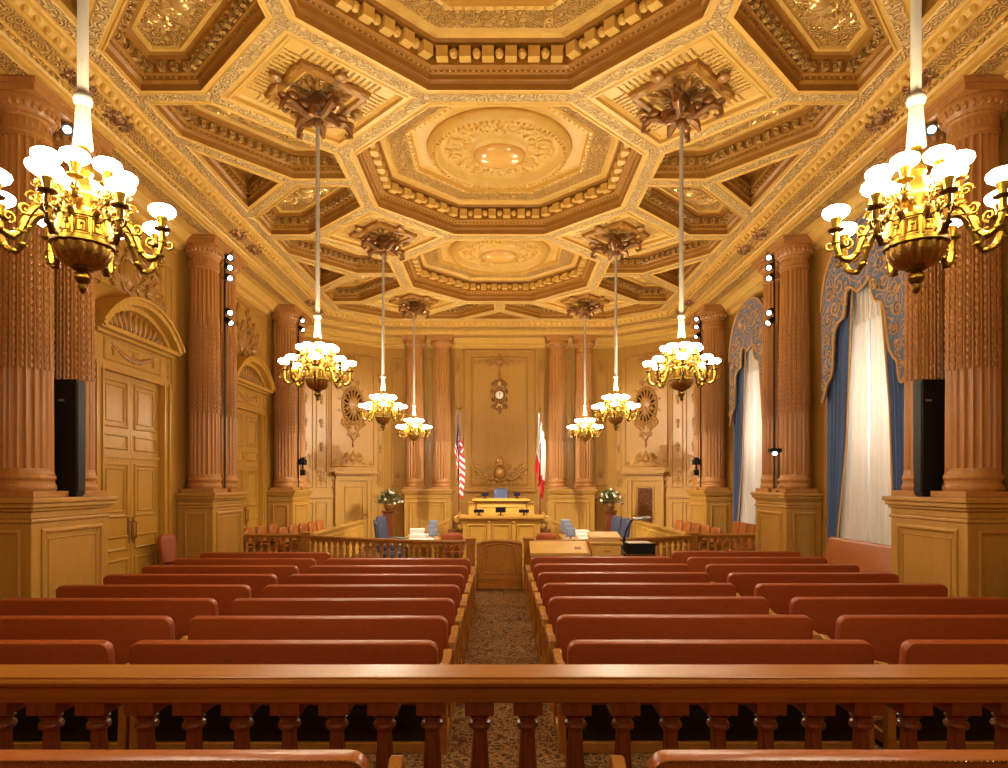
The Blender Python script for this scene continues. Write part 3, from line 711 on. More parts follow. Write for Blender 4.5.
# ================================================================== PIERS AND COLUMNS
def make_pedestal(sgn):
    """local x: out of the wall towards the room, y along the wall"""
    R_ = thing('column_pedestal', '', 'pedestal'); x1 = .70
    mb = MB()
    mb.box(.0, x1 + .05, -.80, .80, 0, .26); mb.box(0, x1 + .03, -.785, .785, .26, .32)
    mb.box(0, x1, -.76, .76, .32, 1.58)
    mb.build('body', 'wall', R_, bevel=.012)
    mb = MB()
    for z0, z1, e in ((1.58, 1.63, .02), (1.63, 1.72, .0), (1.72, 1.76, .03), (1.76, 1.82, .06), (1.82, 1.885, .085)): mb.box(0, x1 + e, -.76 - e, .76 + e, z0, z1)
    mb.build('cornice', 'wall', R_, bevel=.014)
    mb = MB().frame((x1, 0, 0), (0, 1, 0), (0, 0, 1), (1, 0, 0)); panel(mb, -.60, .60, .42, 1.50, .07, .03, .09); panel(mb, -.48, .48, .54, 1.38, .02, .012)
    mb.frame((0, -.76, 0), (1, 0, 0), (0, 0, 1), (0, -1, 0)); panel(mb, .14, .58, .42, 1.50, .06, .03, .07)
    mb.frame((0, .76, 0), (1, 0, 0), (0, 0, 1), (0, 1, 0)); panel(mb, .14, .58, .42, 1.50, .06, .03, .07)
    mb.build('panel_moulding', 'wall', R_)
    return R_
NFL = 20
def flute(r, z, a):
    k = (a * NFL / tau) % 1.0; d = abs(k - .5) * 2
    if d > .78: return r
    return r - .030 * sqrt(max(0, 1 - (d / .78) ** 2))
def make_column():
    """local z = 0 on the pedestal, 5.04 high"""
    R_ = thing('fluted_column', '', 'column')
    mb = MB(); mb.box(-.318, .318, -.318, .318, 0, .075)
    mb.lathe([(.305, .075), (.32, .10), (.318, .14), (.31, .16), (.302, .165), (.298, .20), (.302, .215), (.312, .225), (.314, .25), (.308, .275), (.30, .28), (.297, .30)], 32)
    mb.build('base', 'column', R_, True, angle=50)
    mb = MB(); prof = [(.29 - .03 * (i / 12) ** 1.6, .36 + (4.42 - .36) * i / 12) for i in range(13)]
    n = NFL * 8; vs = []; fs = []
    for j in range(n):
        a = tau * j / n
        for r, z in prof: q = flute(r, z, a); vs.append((q * cos(a), q * sin(a), z))
    for j in range(n):
        for i in range(12): fs.append((j * 13 + i, ((j + 1) % n) * 13 + i, ((j + 1) % n) * 13 + i + 1, j * 13 + i + 1))
    mb.add(vs, fs)
    mb.lathe([(.297, .30), (.292, .32), (.29, .36), (.255, .362)], 32); mb.lathe([(.22, 4.415), (.262, 4.42), (.264, 4.46)], 32)
    mb.build('shaft', 'column', R_)
    mb = MB()   # chains of husks laid in the middle third of the flutes
    for f in range(NFL):
        a = tau * (f + .5) / NFL; top = 3.5 if f % 2 else 3.3
        z = 1.62
        while z < top:
            r = .283 - .03 * ((z - .36) / 4.06) ** 1.6
            mb.ell((r * cos(a), r * sin(a), z), .019, .026, .042, 5, 4, a); mb.ell((r * cos(a), r * sin(a), z + .06), .013, .015, .016, 4, 3, a); z += .098
    mb.build('husk_chains', 'column', R_, True)
    mb = MB()
    mb.lathe([(.264, 4.46), (.28, 4.475), (.28, 4.50), (.262, 4.51), (.262, 4.66), (.285, 4.68), (.285, 4.70), (.30, 4.71), (.35, 4.80), (.362, 4.86), (.35, 4.885)], 40)
    mb.box(-.36, .36, -.36, .36, 4.885, 4.97); mb.box(-.385, .385, -.385, .385, 4.97, 5.035)
    for i in range(26):
        a = tau * i / 26; mb.ell((.335 * cos(a), .335 * sin(a), 4.79), .03, .034, .06, 6, 4, a)
        mb.ell((.285 * cos(a), .285 * sin(a), 4.69), .014, .02, .014, 5, 3, a)
        mb.ell((.262 * cos(a), .262 * sin(a), 4.585), .012, .02, .05, 5, 4, a)
    mb.build('capital', 'column', R_, True, angle=45)
    return R_
PIERS = (8.5, 13.4, 18.3)
PN = ('the pier nearest the public seats', 'the middle pier', 'the far pier beside the slanted corner')
ped = make_pedestal(1); colm = make_column(); usedp = [0]; usedc = [0]
def put_ped(x, y, rz, label, group=None):
    if not usedp[0]: usedp[0] = 1; o = ped; o.location = (x, y, 0); o.rotation_euler = (0, 0, rz); o['label'] = label
    else: o = dup(ped, (x, y, 0), rz, label)
    o['group'] = 'oak column pedestals'; return o
def put_col(x, y, rz, label):
    if not usedc[0]: usedc[0] = 1; o = colm; o.location = (x, y, 1.889); o.rotation_euler = (0, 0, rz); o['label'] = label
    else: o = dup(colm, (x, y, 1.889), rz, label)
    o['group'] = 'fluted oak columns'; return o
for sg, side in ((-1, 'door wall on the left'), (1, 'window wall on the right')):
    for y, pn in zip(PIERS, PN):
        put_ped(sg * (WX - .008), y, 0 if sg < 0 else pi, 'oak panelled pedestal of %s, %s' % (pn, side))
        for dy, w in ((-.417, 'nearer'), (.417, 'farther')):
            put_col(sg * 5.925, y + dy, 0 if sg < 0 else pi, '%s fluted oak column on %s, %s' % (w, pn, side))
for sg, side in ((-1, 'left'), (1, 'right')):
    put_ped(sg * 2.36, WY - .008, -pi / 2, 'oak panelled pedestal against the bench wall, %s of the judge bench' % side)
    for dx, w in ((-.45, 'inner'), (.45, 'outer')):
        put_col(sg * (2.36 + dx), WY - .40, -pi / 2, '%s fluted column of the pair on the bench wall, %s of the clock' % (w, side))

# ================================================================== CHANDELIERS
def make_chandelier():
    R_ = thing('chandelier', '', 'chandelier'); B = 3.17
    mb = MB()   # bronze claw at the ceiling
    mb.lathe([(.05, 6.86 - B), (.07, 6.90 - B), (.06, 6.95 - B), (.13, 7.0 - B), (.16, 7.08 - B), (.12, 7.16 - B), (.12, 7.24 - B)], 16)
    for q in range(4):
        a = q * pi / 2 + pi / 4; ca, sa = cos(a), sin(a)
        P = [(.08, 6.98), (.2, 6.98), (.32, 7.04), (.42, 7.06), (.5, 7.0), (.52, 6.92), (.46, 6.89), (.42, 6.93)]
        mb.tube([(r * ca, r * sa, z - B) for r, z in P], [.04, .05, .052, .048, .04, .034, .028, .02], 7)
        for r, z, s in ((.2, 7.08, .10), (.36, 7.12, .10), (.5, 7.08, .07)): mb.ell((r * ca, r * sa, z - B), s, s * .8, s * .6, 8, 5, a)
        b = a + pi / 4
        mb.tube([(.1 * cos(b), .1 * sin(b), 7.02 - B), (.24 * cos(b), .24 * sin(b), 6.96 - B), (.3 * cos(b), .3 * sin(b), 6.86 - B)], [.05, .06, .02], 6)
    mb.build('ceiling_rose', 'bronze', R_, True)
    mb = MB(); mb.tube([(0, 0, 4.30 - B), (0, 0, 5.6 - B), (0, 0, 6.88 - B)], [.030, .028, .026], 10); mb.build('cord_sleeve', 'cord', R_, True)
    mb = MB(); mb.lathe([(.030, 4.27 - B), (.046, 4.285 - B), (.052, 4.31 - B), (.046, 4.335 - B), (.030, 4.35 - B)], 20)
    rf = lambda r, z, a: r * (1 + .10 * sin(a * 14))
    mb.lathe([(.034, 4.27 - B), (.037, 4.22 - B), (.043, 4.1 - B), (.049, 4.03 - B)], 84, rf=rf); mb.build('tassel', 'tassel', R_, True)
    mb = MB(); mb.lathe([(0.02, 4.06 - B), (.035, 4.02 - B), (.03, 3.96 - B), (.05, 3.92 - B), (.055, 3.88 - B), (.035, 3.85 - B), (.05, 3.80 - B), (.085, 3.76 - B), (.10, 3.72 - B), (.085, 3.66 - B), (.10, 3.63 - B), (.14, 3.615 - B), (.15, 3.60 - B)], 24)
    mb.build('stem', 'brass', R_, True)
    mb = MB(); mb.lathe([(.15, 3.605 - B), (.16, 3.60 - B), (.162, 3.585 - B), (.150, 3.58 - B), (.158, 3.47 - B), (.168, 3.465 - B), (.17, 3.445 - B), (.15, 3.435 - B)], 32)
    for i in range(12):   # key pattern frames round the drum
        a = tau * i / 12; f = Vector((cos(a), sin(a), 0)); u = Vector((-sin(a), cos(a), 0))
        mb.frame((f.x * .153, f.y * .153, 3.525 - B), u, (0, 0, 1), f)
        for w, h in ((.034, .046), (.024, .034)): mb.tube([(-w, -h, 0), (w, -h, 0), (w, h, 0), (-w, h, 0)], .0065, 4, True)
        mb.ell((0, .015, 0), .014, .016, .012, 6, 4); mb.tube([(0, 0, 0), (0, -.025, 0)], .007, 4); mb.tube([(-.018, -.03, 0), (.018, -.03, 0)], .006, 4)
    mb.M = Matrix(); mb.build('drum', 'brass', R_, True)
    mb = MB(); mb.lathe([(.15, 3.436 - B), (.145, 3.40 - B), (.12, 3.355 - B), (.085, 3.33 - B), (.05, 3.32 - B)], 96, rf=lambda r, z, a: r * (1 + .05 * sin(a * 16)))
    mb.build('ribbed_bowl', 'brass_dark', R_, True)
    mb = MB(); mb.lathe([(.052, 3.325 - B), (.055, 3.31 - B), (.03, 3.30 - B), (.042, 3.28 - B), (.046, 3.26 - B), (.032, 3.235 - B), (.02, 3.23 - B), (.026, 3.21 - B), (.018, 3.185 - B), (.004, 3.17 - B)], 16)
    mb.build('finial', 'brass', R_, True)
    # prototypes of arms, drawn along +x
    def arm(P, rad, scr, shade_r, shade_z, s):
        mb = MB(); pts = []
        for i in range(len(P) - 1):
            for t in (0, .33, .66): pts.append((P[i][0] + (P[i + 1][0] - P[i][0]) * t, 0, P[i][1] + (P[i + 1][1] - P[i][1]) * t))
        pts.append((P[-1][0], 0, P[-1][1]))
        for _ in range(3): pts = [pts[0]] + [tuple((pts[i - 1][q] + 2 * pts[i][q] + pts[i + 1][q]) / 4 for q in range(3)) for i in range(1, len(pts) - 1)] + [pts[-1]]
        mb.tube([(x, y, z - B) for x, y, z in pts], rad, 7)
        for cx, cz, r, a0, sg in scr:
            sp = spiral_pts(cx, cz, r, 1.3, a0, sg); mb.tube([(x, 0, z - B) for x, z, _ in sp], [.009 - .004 * i / len(sp) for i in range(len(sp))], 6)
        for x, z in P[1:-1]:
            for yy in (-.016, .016): mb.ell((x, yy, z + .006 - B), .024, .009, .012, 6, 4)
        a = mb.build('arm', 'brass', R_, True)
        mb = MB(); mb.lathe([(.012, shade_z - .09 - B), (.045, shade_z - .075 - B), (.048, shade_z - .068 - B), (.02, shade_z - .06 - B), (.024, shade_z - .03 - B), (.034, shade_z - .002 - B), (.03, shade_z + .004 - B)], 14, (shade_r, 0, 0))
        mb.build('socket', 'brass', a, True)
        mb = MB(); mb.lathe([(.028 * s, 0), (.055 * s, .004), (.078 * s, .018), (.088 * s, .036), (.084 * s, .052), (.062 * s, .066), (.03 * s, .073), (0, .075)], 18, (shade_r, 0, shade_z - B))
        mb.build('shade', 'globe', a, 'all')
        return a
    lo = arm([(.14, 3.57), (.18, 3.62), (.24, 3.61), (.285, 3.53), (.315, 3.43), (.36, 3.39), (.415, 3.42), (.435, 3.50), (.43, 3.57)], .019, [(.21, 3.66, .035, -pi / 2, 1), (.29, 3.57, .035, -pi / 2, 1), (.37, 3.50, .035, -pi / 2, -1), (.47, 3.49, .03, pi, 1)], .43, 3.655, .86)
    up = arm([(.08, 3.62), (.13, 3.68), (.19, 3.66), (.22, 3.70), (.21, 3.77)], .017, [(.245, 3.70, .035, 0, 1), (.155, 3.73, .032, pi, -1)], .21, 3.845, .86)
    for proto, off in ((lo, 11.5), (up, 22.5)):
        proto.rotation_euler.z = math.radians(off)
        for i in range(1, 8):
            c = proto.copy(); COL.objects.link(c); c.parent = R_; c.rotation_euler.z = math.radians(off + 45 * i)
            for ch in proto.children: e = ch.copy(); COL.objects.link(e); e.parent = c
    return R_
ch0 = make_chandelier(); CHR = ('nearest the camera', 'second from the public rail', 'third down the room', 'farthest, in front of the bench wall')
for k in range(4):
    for sx, side in ((-1, 'left'), (1, 'right')):
        lab = 'lit brass chandelier with white bowls on the %s, %s' % (side, CHR[k]); loc = (sx * .5 * D, (k + .775) * D, 3.17)
        if k == 0 and sx < 0: ch0.location = loc; ch0['label'] = lab; ch0['group'] = 'brass chandeliers'
        else: dup(ch0, loc, 0 if sx < 0 else math.radians(20), lab)

# ================================================================== WINDOW HANGINGS (local frame: x along the room, z up, y out of the wall)
VB = [(0, 5.30), (.10, 5.33), (.2, 5.42), (.30, 5.48), (.36, 5.40), (.42, 5.15), (.5, 5.0), (.6, 4.97), (.70, 4.9), (.78, 4.75), (.83, 4.4), (.87, 4.15), (.95, 4.0), (1.04, 3.92), (1.1, 3.7), (1.2, 3.56), (1.29, 3.6)]
def interp(T, x):
    for (a, b), (c, e) in zip(T, T[1:]):
        if a <= x <= c: return b + (e - b) * (x - a) / (c - a)
    return T[-1][1]
def make_valance():
    R_ = thing('valance', '', 'valance'); n = 76; W = 1.29; mb = MB(); front = []; bottom = []; top = []
    for i in range(n + 1):
        x = -W + 2 * W * i / n; top.append((x, 5.32 + sqrt(max(0, W * W - x * x)))); bottom.append((x, interp(VB, abs(x))))
    vs = []; fs = []; R = 5
    for i in range(n + 1):
        for r in range(R + 1):
            z = bottom[i][1] + (top[i][1] - bottom[i][1]) * r / R; y = .02 * sin(i * .55) * (1 - r / R)
            vs.append((bottom[i][0], y, z)); vs.append((bottom[i][0], y - .035, z))
    S = 2 * (R + 1)
    for i in range(n):
        for r in range(R):
            a, b = i * S + 2 * r, (i + 1) * S + 2 * r
            fs.append((a, b, b + 2, a + 2)); fs.append((a + 1, a + 3, b + 3, b + 1))
        a, b = i * S, (i + 1) * S; fs.append((a, a + 1, b + 1, b)); a += 2 * R; b += 2 * R; fs.append((a, b, b + 1, a + 1))
    mb.add(vs, fs); mb.build('cloth', 'valance', R_)
    mb = MB(); mb.tube([(x, .02 * sin(i * .55) + .005, z + .02) for i, (x, z) in enumerate(bottom)], .022, 6); mb.tube([(x * .985, .012, z - .02) for x, z in top], .02, 6)
    mb.frame((0, .012, 0), (1, 0, 0), (0, 0, 1), (0, 1, 0))
    for s in (-1, 1):
        for cx, cz, r, a, sg in ((.3, 6.0, .24, 0, 1), (.62, 5.62, .2, 2, -1), (.92, 5.55, .14, 1, 1), (.75, 5.25, .16, 3, 1), (1.0, 5.1, .15, 0, -1), (1.08, 4.75, .13, 2, 1), (.98, 4.45, .11, 1, -1), (1.12, 4.2, .1, 3, 1), (1.15, 3.9, .09, 0, -1), (.45, 5.3, .1, 2, -1), (.55, 6.1, .13, 1, 1)):
            pts = spiral_pts(s * cx, cz, r, 1.5, a if s > 0 else pi - a, sg * s); mb.tube(pts, .011, 5); leaf(mb, s * cx + r * .7, cz + r * .5, a, r * .6, None, .008); leaf(mb, s * cx - r * .6, cz - r * .6, a + 2, r * .6, None, .008)
    mb.build('border', 'goldthread', R_, True); return R_
def cloth(mb, xl, xr, z0, z1, folds, amp, nx, nz, th=.012):
    """curtain hanging with folds; xl, xr are functions of height"""
    vs = []; fs = []
    for k in (0, 1):
        for j in range(nz + 1):
            z = z0 + (z1 - z0) * j / nz; a, b = xl(z), xr(z)
            for i in range(nx + 1):
                t = i / nx; vs.append((a + (b - a) * t, amp * sin(t * tau * folds + .5 * sin(z * .7)) * (1 - .25 * j / nz) + amp * .3 * sin(t * tau * folds * 2.3 + 1) + k * th, z))
    N = (nx + 1) * (nz + 1)
    for k in (0, 1):
        for j in range(nz):
            for i in range(nx): a = k * N + j * (nx + 1) + i; fs.append((a, a + 1, a + nx + 2, a + nx + 1))
    for j in range(nz):
        for i in (0, nx): a = j * (nx + 1) + i; fs.append((a, a + nx + 1, N + a + nx + 1, N + a))
    mb.add(vs, fs)
def drape_inner(z, s=1): return interp([(0, .88), (1.05, .84), (2.0, .66), (2.8, .52), (5.5, .34)] if s > 0 else [(0, .9), (1.8, .82), (3.3, .74), (4.8, .55), (5.5, .4)], z)
def make_drape(s):
    R_ = thing('curtain', '', 'curtain'); mb = MB()
    cloth(mb, lambda z: s * drape_inner(z, s), lambda z: s * 1.25, .01, 5.5, 5, .022, 60, 14); mb.build('cloth', 'blue', R_, 'all')
    mb = MB(); zs = [.01 + 5.49 * j / 20 for j in range(21)]; mb.tube([(s * drape_inner(z, s), .035, z) for z in zs], .018, 5); mb.build('gold_edging', 'goldthread', R_, True)
    return R_
def make_sheer():
    R_ = thing('sheer_curtain', '', 'curtain')
    
    for a, b in ((-1.05, -.012), (.012, 1.05)):
        mb = MB(); cloth(mb, lambda z: a, lambda z: b, .01, 5.9, 8, .045, 120, 8, .004); mb.build('panel', 'sheer', R_, 'all')
    mb = MB(); cloth(mb, lambda z: -.45, lambda z: .45, 4.86, 5.6, 0, .0, 8, 2, .01)
    for i in range(40): mb.ell((-.45 + .9 * (i + .5) / 40, .02, 4.85), .012, .012, .03, 5, 4)
    mb.build('header_band', 'white_cloth', R_); return R_
va, sh = make_valance(), make_sheer(); dr = {-1: make_drape(-1), 1: make_drape(1)}
for k, (yc, wn) in enumerate(zip(BAY, ('the nearer window', 'the farther window'))):
    items = [(va, 'blue arched valance with gold scrolls over %s' % wn, .225, 'window valances'), (sh, 'white pair of sheer curtains glowing with daylight across %s' % wn, .03, 'sheer curtains'),
             (dr[-1], 'blue velvet curtain on the public side of %s' % wn, .115, 'blue curtains'), (dr[1], 'blue velvet curtain on the bench side of %s' % wn, .115, 'blue curtains')]
    for o, lab, off, grp in items:
        loc = (WX - off, yc, 0)
        if k == 0:
            o.location = loc; o.rotation_euler.z = pi / 2; o['label'] = lab; o['group'] = grp
        else: dup(o, loc, pi / 2, lab)

# ================================================================== PEWS
def make_pew(wd, top=.885, mat='leather', nails=False):
    R_ = thing('pew', '', 'pew'); h = wd / 2
    mb = MB().frame((0, 0, 0), (1, 0, 0), (0, -.13, .9915), (0, .9915, .13))
    out = rrect(-h, h, .40, top, .01, .01, .075, .075, 6)
    mb.M = Matrix.Translation((0, .115, 0)) @ mb.M
    mb.slab(out, [(.02, -.05), (.004, -.046), (0, -.036), (0, .03), (.012, .048), (.05, .06)]); mb.build('backrest', mat, R_, True)
    mb2 = MB().set(mb.M.copy()); L = inset(rrect(-h, h, .40, top, .01, .01, .075, .075, 8), .012); run = []
    for a, b in zip(L, L[1:] + L[:1]):
        d = hypot(b[0] - a[0], b[1] - a[1]); k = max(1, int(d / .022))
        run += [(a[0] + (b[0] - a[0]) * i / k, a[1] + (b[1] - a[1]) * i / k) for i in range(k)]
    for x, y in run:
        if y > .62: mb2.ell((x, y, -.047), .0085, .0085, .006, 5, 3)
    if nails: mb2.build('nailhead_trim', 'brass_dark', R_, True)
    mb = MB(); mb.M = Matrix.Translation((0, 0, 0)); out = rrect(-h, h, .14, .60, .01, .01, .05, .05)
    mb.slab(out, [(.02, .37), (0, .385), (0, .43), (.015, .455), (.05, .465)]); mb.build('seat', mat, R_, True)
    mb = MB(); mb.box(-h, h, .16, .56, .30, .37); mb.box(-h, h, .50, .56, .20, .28); mb.build('seat_rail', 'bench_wood', R_, bevel=.006)
    mb = MB(); mb.box(-h, h, .125, .145, .085, .42); mb.build('shade_board', 'seat_shade', R_)  # board coloured dark as the shade below the seat
    mb = MB(); mb.box(-h, h, .09, .15, .0, .08); mb.build('base_rail', 'bench_wood', R_, bevel=.006)
    for s in (-1, 1):
        mb = MB(); mb.M = Matrix(((0, 0, 1, s * (h + .031)), (1, 0, 0, 0), (0, 1, 0, 0), (0, 0, 0, 1)))
        sp = [(.05, .56), (.08, .63), (.2, .66), (.36, .635), (.48, .655), (.56, .68), (.605, .665), (.62, .63), (.60, .595), (.565, .59), (.55, .61), (.5, .60), (.38, .575), (.2, .59), (.1, .56)]
        mb.prism(sp, -.033, .033)
        for z_ in (-.036, .036): mb.ell((.58, .635, z_), .03, .03, .008, 10, 4)
        mb.build('armrest', 'bench_wood', R_, bevel=.008)
        mb = MB(); mb.M = Matrix(((0, 0, 1, s * (h + .031)), (1, 0, 0, 0), (0, 1, 0, 0), (0, 0, 0, 1)))
        mb.prism([(.50, 0), (.585, 0), (.57, .1), (.56, .3), (.575, .45), (.55, .598), (.49, .59), (.505, .45), (.50, .3), (.515, .1)], -.03, .03); mb.build('leg', 'rail', R_, bevel=.006)
        mb = MB(); mb.M = Matrix(((0, 0, 1, s * (h + .031)), (1, 0, 0, 0), (0, 1, 0, 0), (0, 0, 0, 1)))
        mb.prism([(.07, 0), (.15, 0), (.165, .3), (.13, .56), (.05, .57), (.085, .3)], -.03, .03); mb.build('leg', 'rail', R_, bevel=.006)
        mb = MB(); x = s * (h + .031); mb.box(x - .02, x + .02, .13, .52, .04, .13); mb.build('stretcher', 'rail', R_, bevel=.006)
    return R_
ORD = ['first', 'second', 'third', 'fourth', 'fifth', 'sixth', 'seventh', 'eighth']
def pew_block(wd, xc, n, y0, pitch, place, group):
    p = make_pew(wd)
    for i in range(n):
        lab = 'red leather pew, %s row from the mahogany rail, %s' % (ORD[i] if i < n - 1 else 'last and farthest', place); loc = (xc, y0 + pitch * i, 0)
        if i == 0: p.location = loc; p['label'] = lab; p['group'] = group
        else: dup(p, loc, 0, lab)
pew_block(2.29, -1.605, 7, 4.82, .895, 'block left of the aisle', 'pews left of the aisle')
pew_block(2.24, -4.02, 8, 4.82, .895, 'outer block by the doors', 'pews by the doors')
pew_block(2.28, 1.65, 7, 4.83, .935, 'block right of the aisle', 'pews right of the aisle')
pew_block(2.24, 4.14, 8, 4.83, .925, 'outer block by the windows', 'pews by the windows')
p = make_pew(2.6, .935, 'leather_tan', True); p.location = (-1.85, 2.70, 0); p['label'] = 'tan topped leather pew behind the mahogany rail, left of the aisle'; p['group'] = 'pews behind the rail'
p2 = make_pew(2.6, .935, 'leather_tan', True); p2.location = (1.925, 2.70, 0); p2['label'] = 'tan topped leather pew behind the mahogany rail, right of the aisle'; p2['group'] = 'pews behind the rail'

# ================================================================== PUBLIC RAIL
R_ = thing('balustrade', 'heavy mahogany balustrade with turned balusters across the front of the pews', 'balustrade', (0, 3.60, 0))
prof = [(-.10, .864), (-.10, .872), (-.115, .876), (-.115, .885), (-.10, .89), (-.10, .945), (-.115, .95), (-.125, .962), (-.145, .968), (-.15, .985), (-.14, .998), (-.125, 1.0), (-.125, 1.008), (-.12, 1.012)]
prof = prof + [(-a, b) for a, b in prof[::-1]]
mb = MB(); mb.M = Matrix(((0, 0, 1, 0), (1, 0, 0, 0), (0, 1, 0, 0), (0, 0, 0, 1))); mb.prism(prof, -5.85, 5.85); mb.build('top_rail', 'rail', R_)
mb = MB(); mb.box(-5.85, 5.85, -.12, .12, 0, .10); mb.box(-5.85, 5.85, -.10, .10, .10, .14); mb.build('base_rail', 'rail', R_, bevel=.01)
mb = MB(); mb.box(-.08, .08, -.085, .085, .79, .863)
mb.lathe([(.05, .782), (.056, .79)], 20); mb.lathe([(.048, .782), (.046, .772), (.058, .762), (.052, .752), (.043, .747), (.044, .737), (.058, .73), (.064, .714), (.058, .70), (.044, .692), (.040, .68)], 20)
mb.lathe([(.037, .68), (.040, .62), (.050, .45), (.062, .33)], 60, rf=lambda r, z, a: r * (1 + .06 * cos(a * 12)))
mb.lathe([(.066, .33), (.07, .31), (.06, .29), (.048, .27), (.06, .25), (.07, .235), (.06, .22)], 20); mb.box(-.075, .075, -.08, .08, .141, .22)
bal = mb.build('baluster', 'rail_dark', R_, True, angle=40)
for i in range(43):
    x = -.109 + .2655 * (i - 21)
    if i == 0: bal.location.x = x; continue
    c = bal.copy(); COL.objects.link(c); c.parent = R_; c.location.x = x
# ================================================================== BAR, GATE AND JURY RAILS
def bar_y(x): return 12.62 + .085 * x * x
def vase(mb, x, y, z0=.16, z1=.865, s=1.0, n=12):
    h = z1 - z0
    mb.box(x - .042 * s, x + .042 * s, y - .042 * s, y + .042 * s, z0, z0 + .07 * h); mb.box(x - .042 * s, x + .042 * s, y - .042 * s, y + .042 * s, z1 - .07 * h, z1)
    mb.lathe([(r * s * 1.2, z0 + t * h) for r, t in ((.03, .07), (.042, .10), (.028, .14), (.035, .18), (.058, .28), (.062, .36), (.05, .48), (.03, .62), (.024, .74), (.036, .78), (.026, .82), (.026, .88), (.042, .91), (.03, .93))], n, (x, y, 0))
def rail_run(R_, P, mat='bench_wood', top=.95, dx=0.0, pitch=.165, copy_from=None):
    """curved hand rail and base along the points P"""
    def strip(prof, name):
        mb = MB(); k = len(prof); rows = [offset_path(P, o) for o, _ in prof]; n = len(P); vs = []; fs = []
        for i in range(n): vs += [(rows[j][i][0], rows[j][i][1], prof[j][1]) for j in range(k)]
        for i in range(n - 1): fs += [(i * k + j, i * k + (j + 1) % k, (i + 1) * k + (j + 1) % k, (i + 1) * k + j) for j in range(k)]
        fs += [tuple(range(k - 1, -1, -1)), tuple(range((n - 1) * k, n * k))]; mb.add(vs, fs); mb.build(name, mat, R_)
    strip([(-.05, top - .085), (-.05, top - .06), (-.075, top - .05), (-.085, top - .03), (-.075, top), (.075, top), (.085, top - .03), (.075, top - .05), (.05, top - .06), (.05, top - .085)], 'top_rail')
    strip([(-.08, 0), (-.08, .12), (-.055, .16), (.055, .16), (.08, .12), (.08, 0)], 'base_rail')
    mb = MB(); vase(mb, 0, 0); proto = mb.build('baluster', mat, R_, True, angle=40); first = True
    L = [0.0]
    for a, b in zip(P, P[1:]): L.append(L[-1] + hypot(b[0] - a[0], b[1] - a[1]))
    k = int(L[-1] / pitch)
    for i in range(k):
        s = (i + .5) / k * L[-1]; j = max(q for q in range(len(P) - 1) if L[q] <= s); t = (s - L[j]) / (L[j + 1] - L[j])
        a = atan2(P[j + 1][1] - P[j][1], P[j + 1][0] - P[j][0])
        o = proto if first else proto.copy()
        if not first: COL.objects.link(o); o.parent = R_
        o.location = (P[j][0] + (P[j + 1][0] - P[j][0]) * t, P[j][1] + (P[j + 1][1] - P[j][1]) * t, 0); o.rotation_euler.z = a; first = False
def post(R_, x, y, w=.17, top=1.0, mat='bench_wood'):
    mb = MB(); h = w / 2
    mb.box(x - h, x + h, y - h, y + h, 0, .15); mb.box(x - h * .9, x + h * .9, y - h * .9, y + h * .9, .15, top - .08); mb.box(x - h * 1.05, x + h * 1.05, y - h * 1.05, y + h * 1.05, top - .08, top - .03); mb.box(x - h * 1.15, x + h * 1.15, y - h * 1.15, y + h * 1.15, top - .03, top)
    for s in (-1, 1):
        mb.frame((x, y + s * h * .9, 0), (1, 0, 0), (0, 0, 1), (0, s, 0)); panel(mb, -h * .6, h * .6, .22, top - .14, .02, .012)
    mb.build('post', mat, R_, bevel=.006)
for sg, side in ((-1, 'left'), (1, 'right')):
    R_ = thing('bar_railing', 'curved oak bar railing with vase balusters, %s of the gate' % side, 'railing'); R_['group'] = 'curved bar railings'
    xs = [.67 + (4.12 - .67) * i / 14 for i in range(15)]
    rail_run(R_, [(sg * x, bar_y(x)) for x in xs]); post(R_, sg * .56, 12.62, .19); post(R_, sg * 4.24, 14.18, .2)
    R_ = thing('jury_railing', 'short oak balustrade closing the jury seats beside the %s pier' % ('door side' if sg < 0 else 'window side'), 'railing'); R_['group'] = 'short jury balustrades'
    rail_run(R_, [(sg * (4.38 + (6.2 - 4.38) * i / 4), 14.34) for i in range(5)])
    # panelled jury box front running back from the post
    R_ = thing('jury_box_front', 'low panelled oak front of the jury seats on the %s side' % ('door' if sg < 0 else 'window'), 'partition', (sg * 4.22, 14.46, 0)); R_['group'] = 'jury box fronts'
    mb = MB(); mb.box(-.05, .05, 0, 5.3, 0, .88); mb.build('panel_board', 'desk', R_)
    mb = MB(); mb.box(-.09, .09, -.02, 5.32, .88, .91); mb.box(-.11, .11, -.03, 5.33, .91, .95); mb.build('top_rail', 'desk', R_, bevel=.01)
    mb = MB().frame((-sg * .05, 0, 0), (0, 1, 0), (0, 0, 1), (-sg, 0, 0))
    for i in range(6): panel(mb, .08 + i * .87, .08 + i * .87 + .78, .14, .80, .05, .025)
    mb.build('panel_moulding', 'desk', R_)
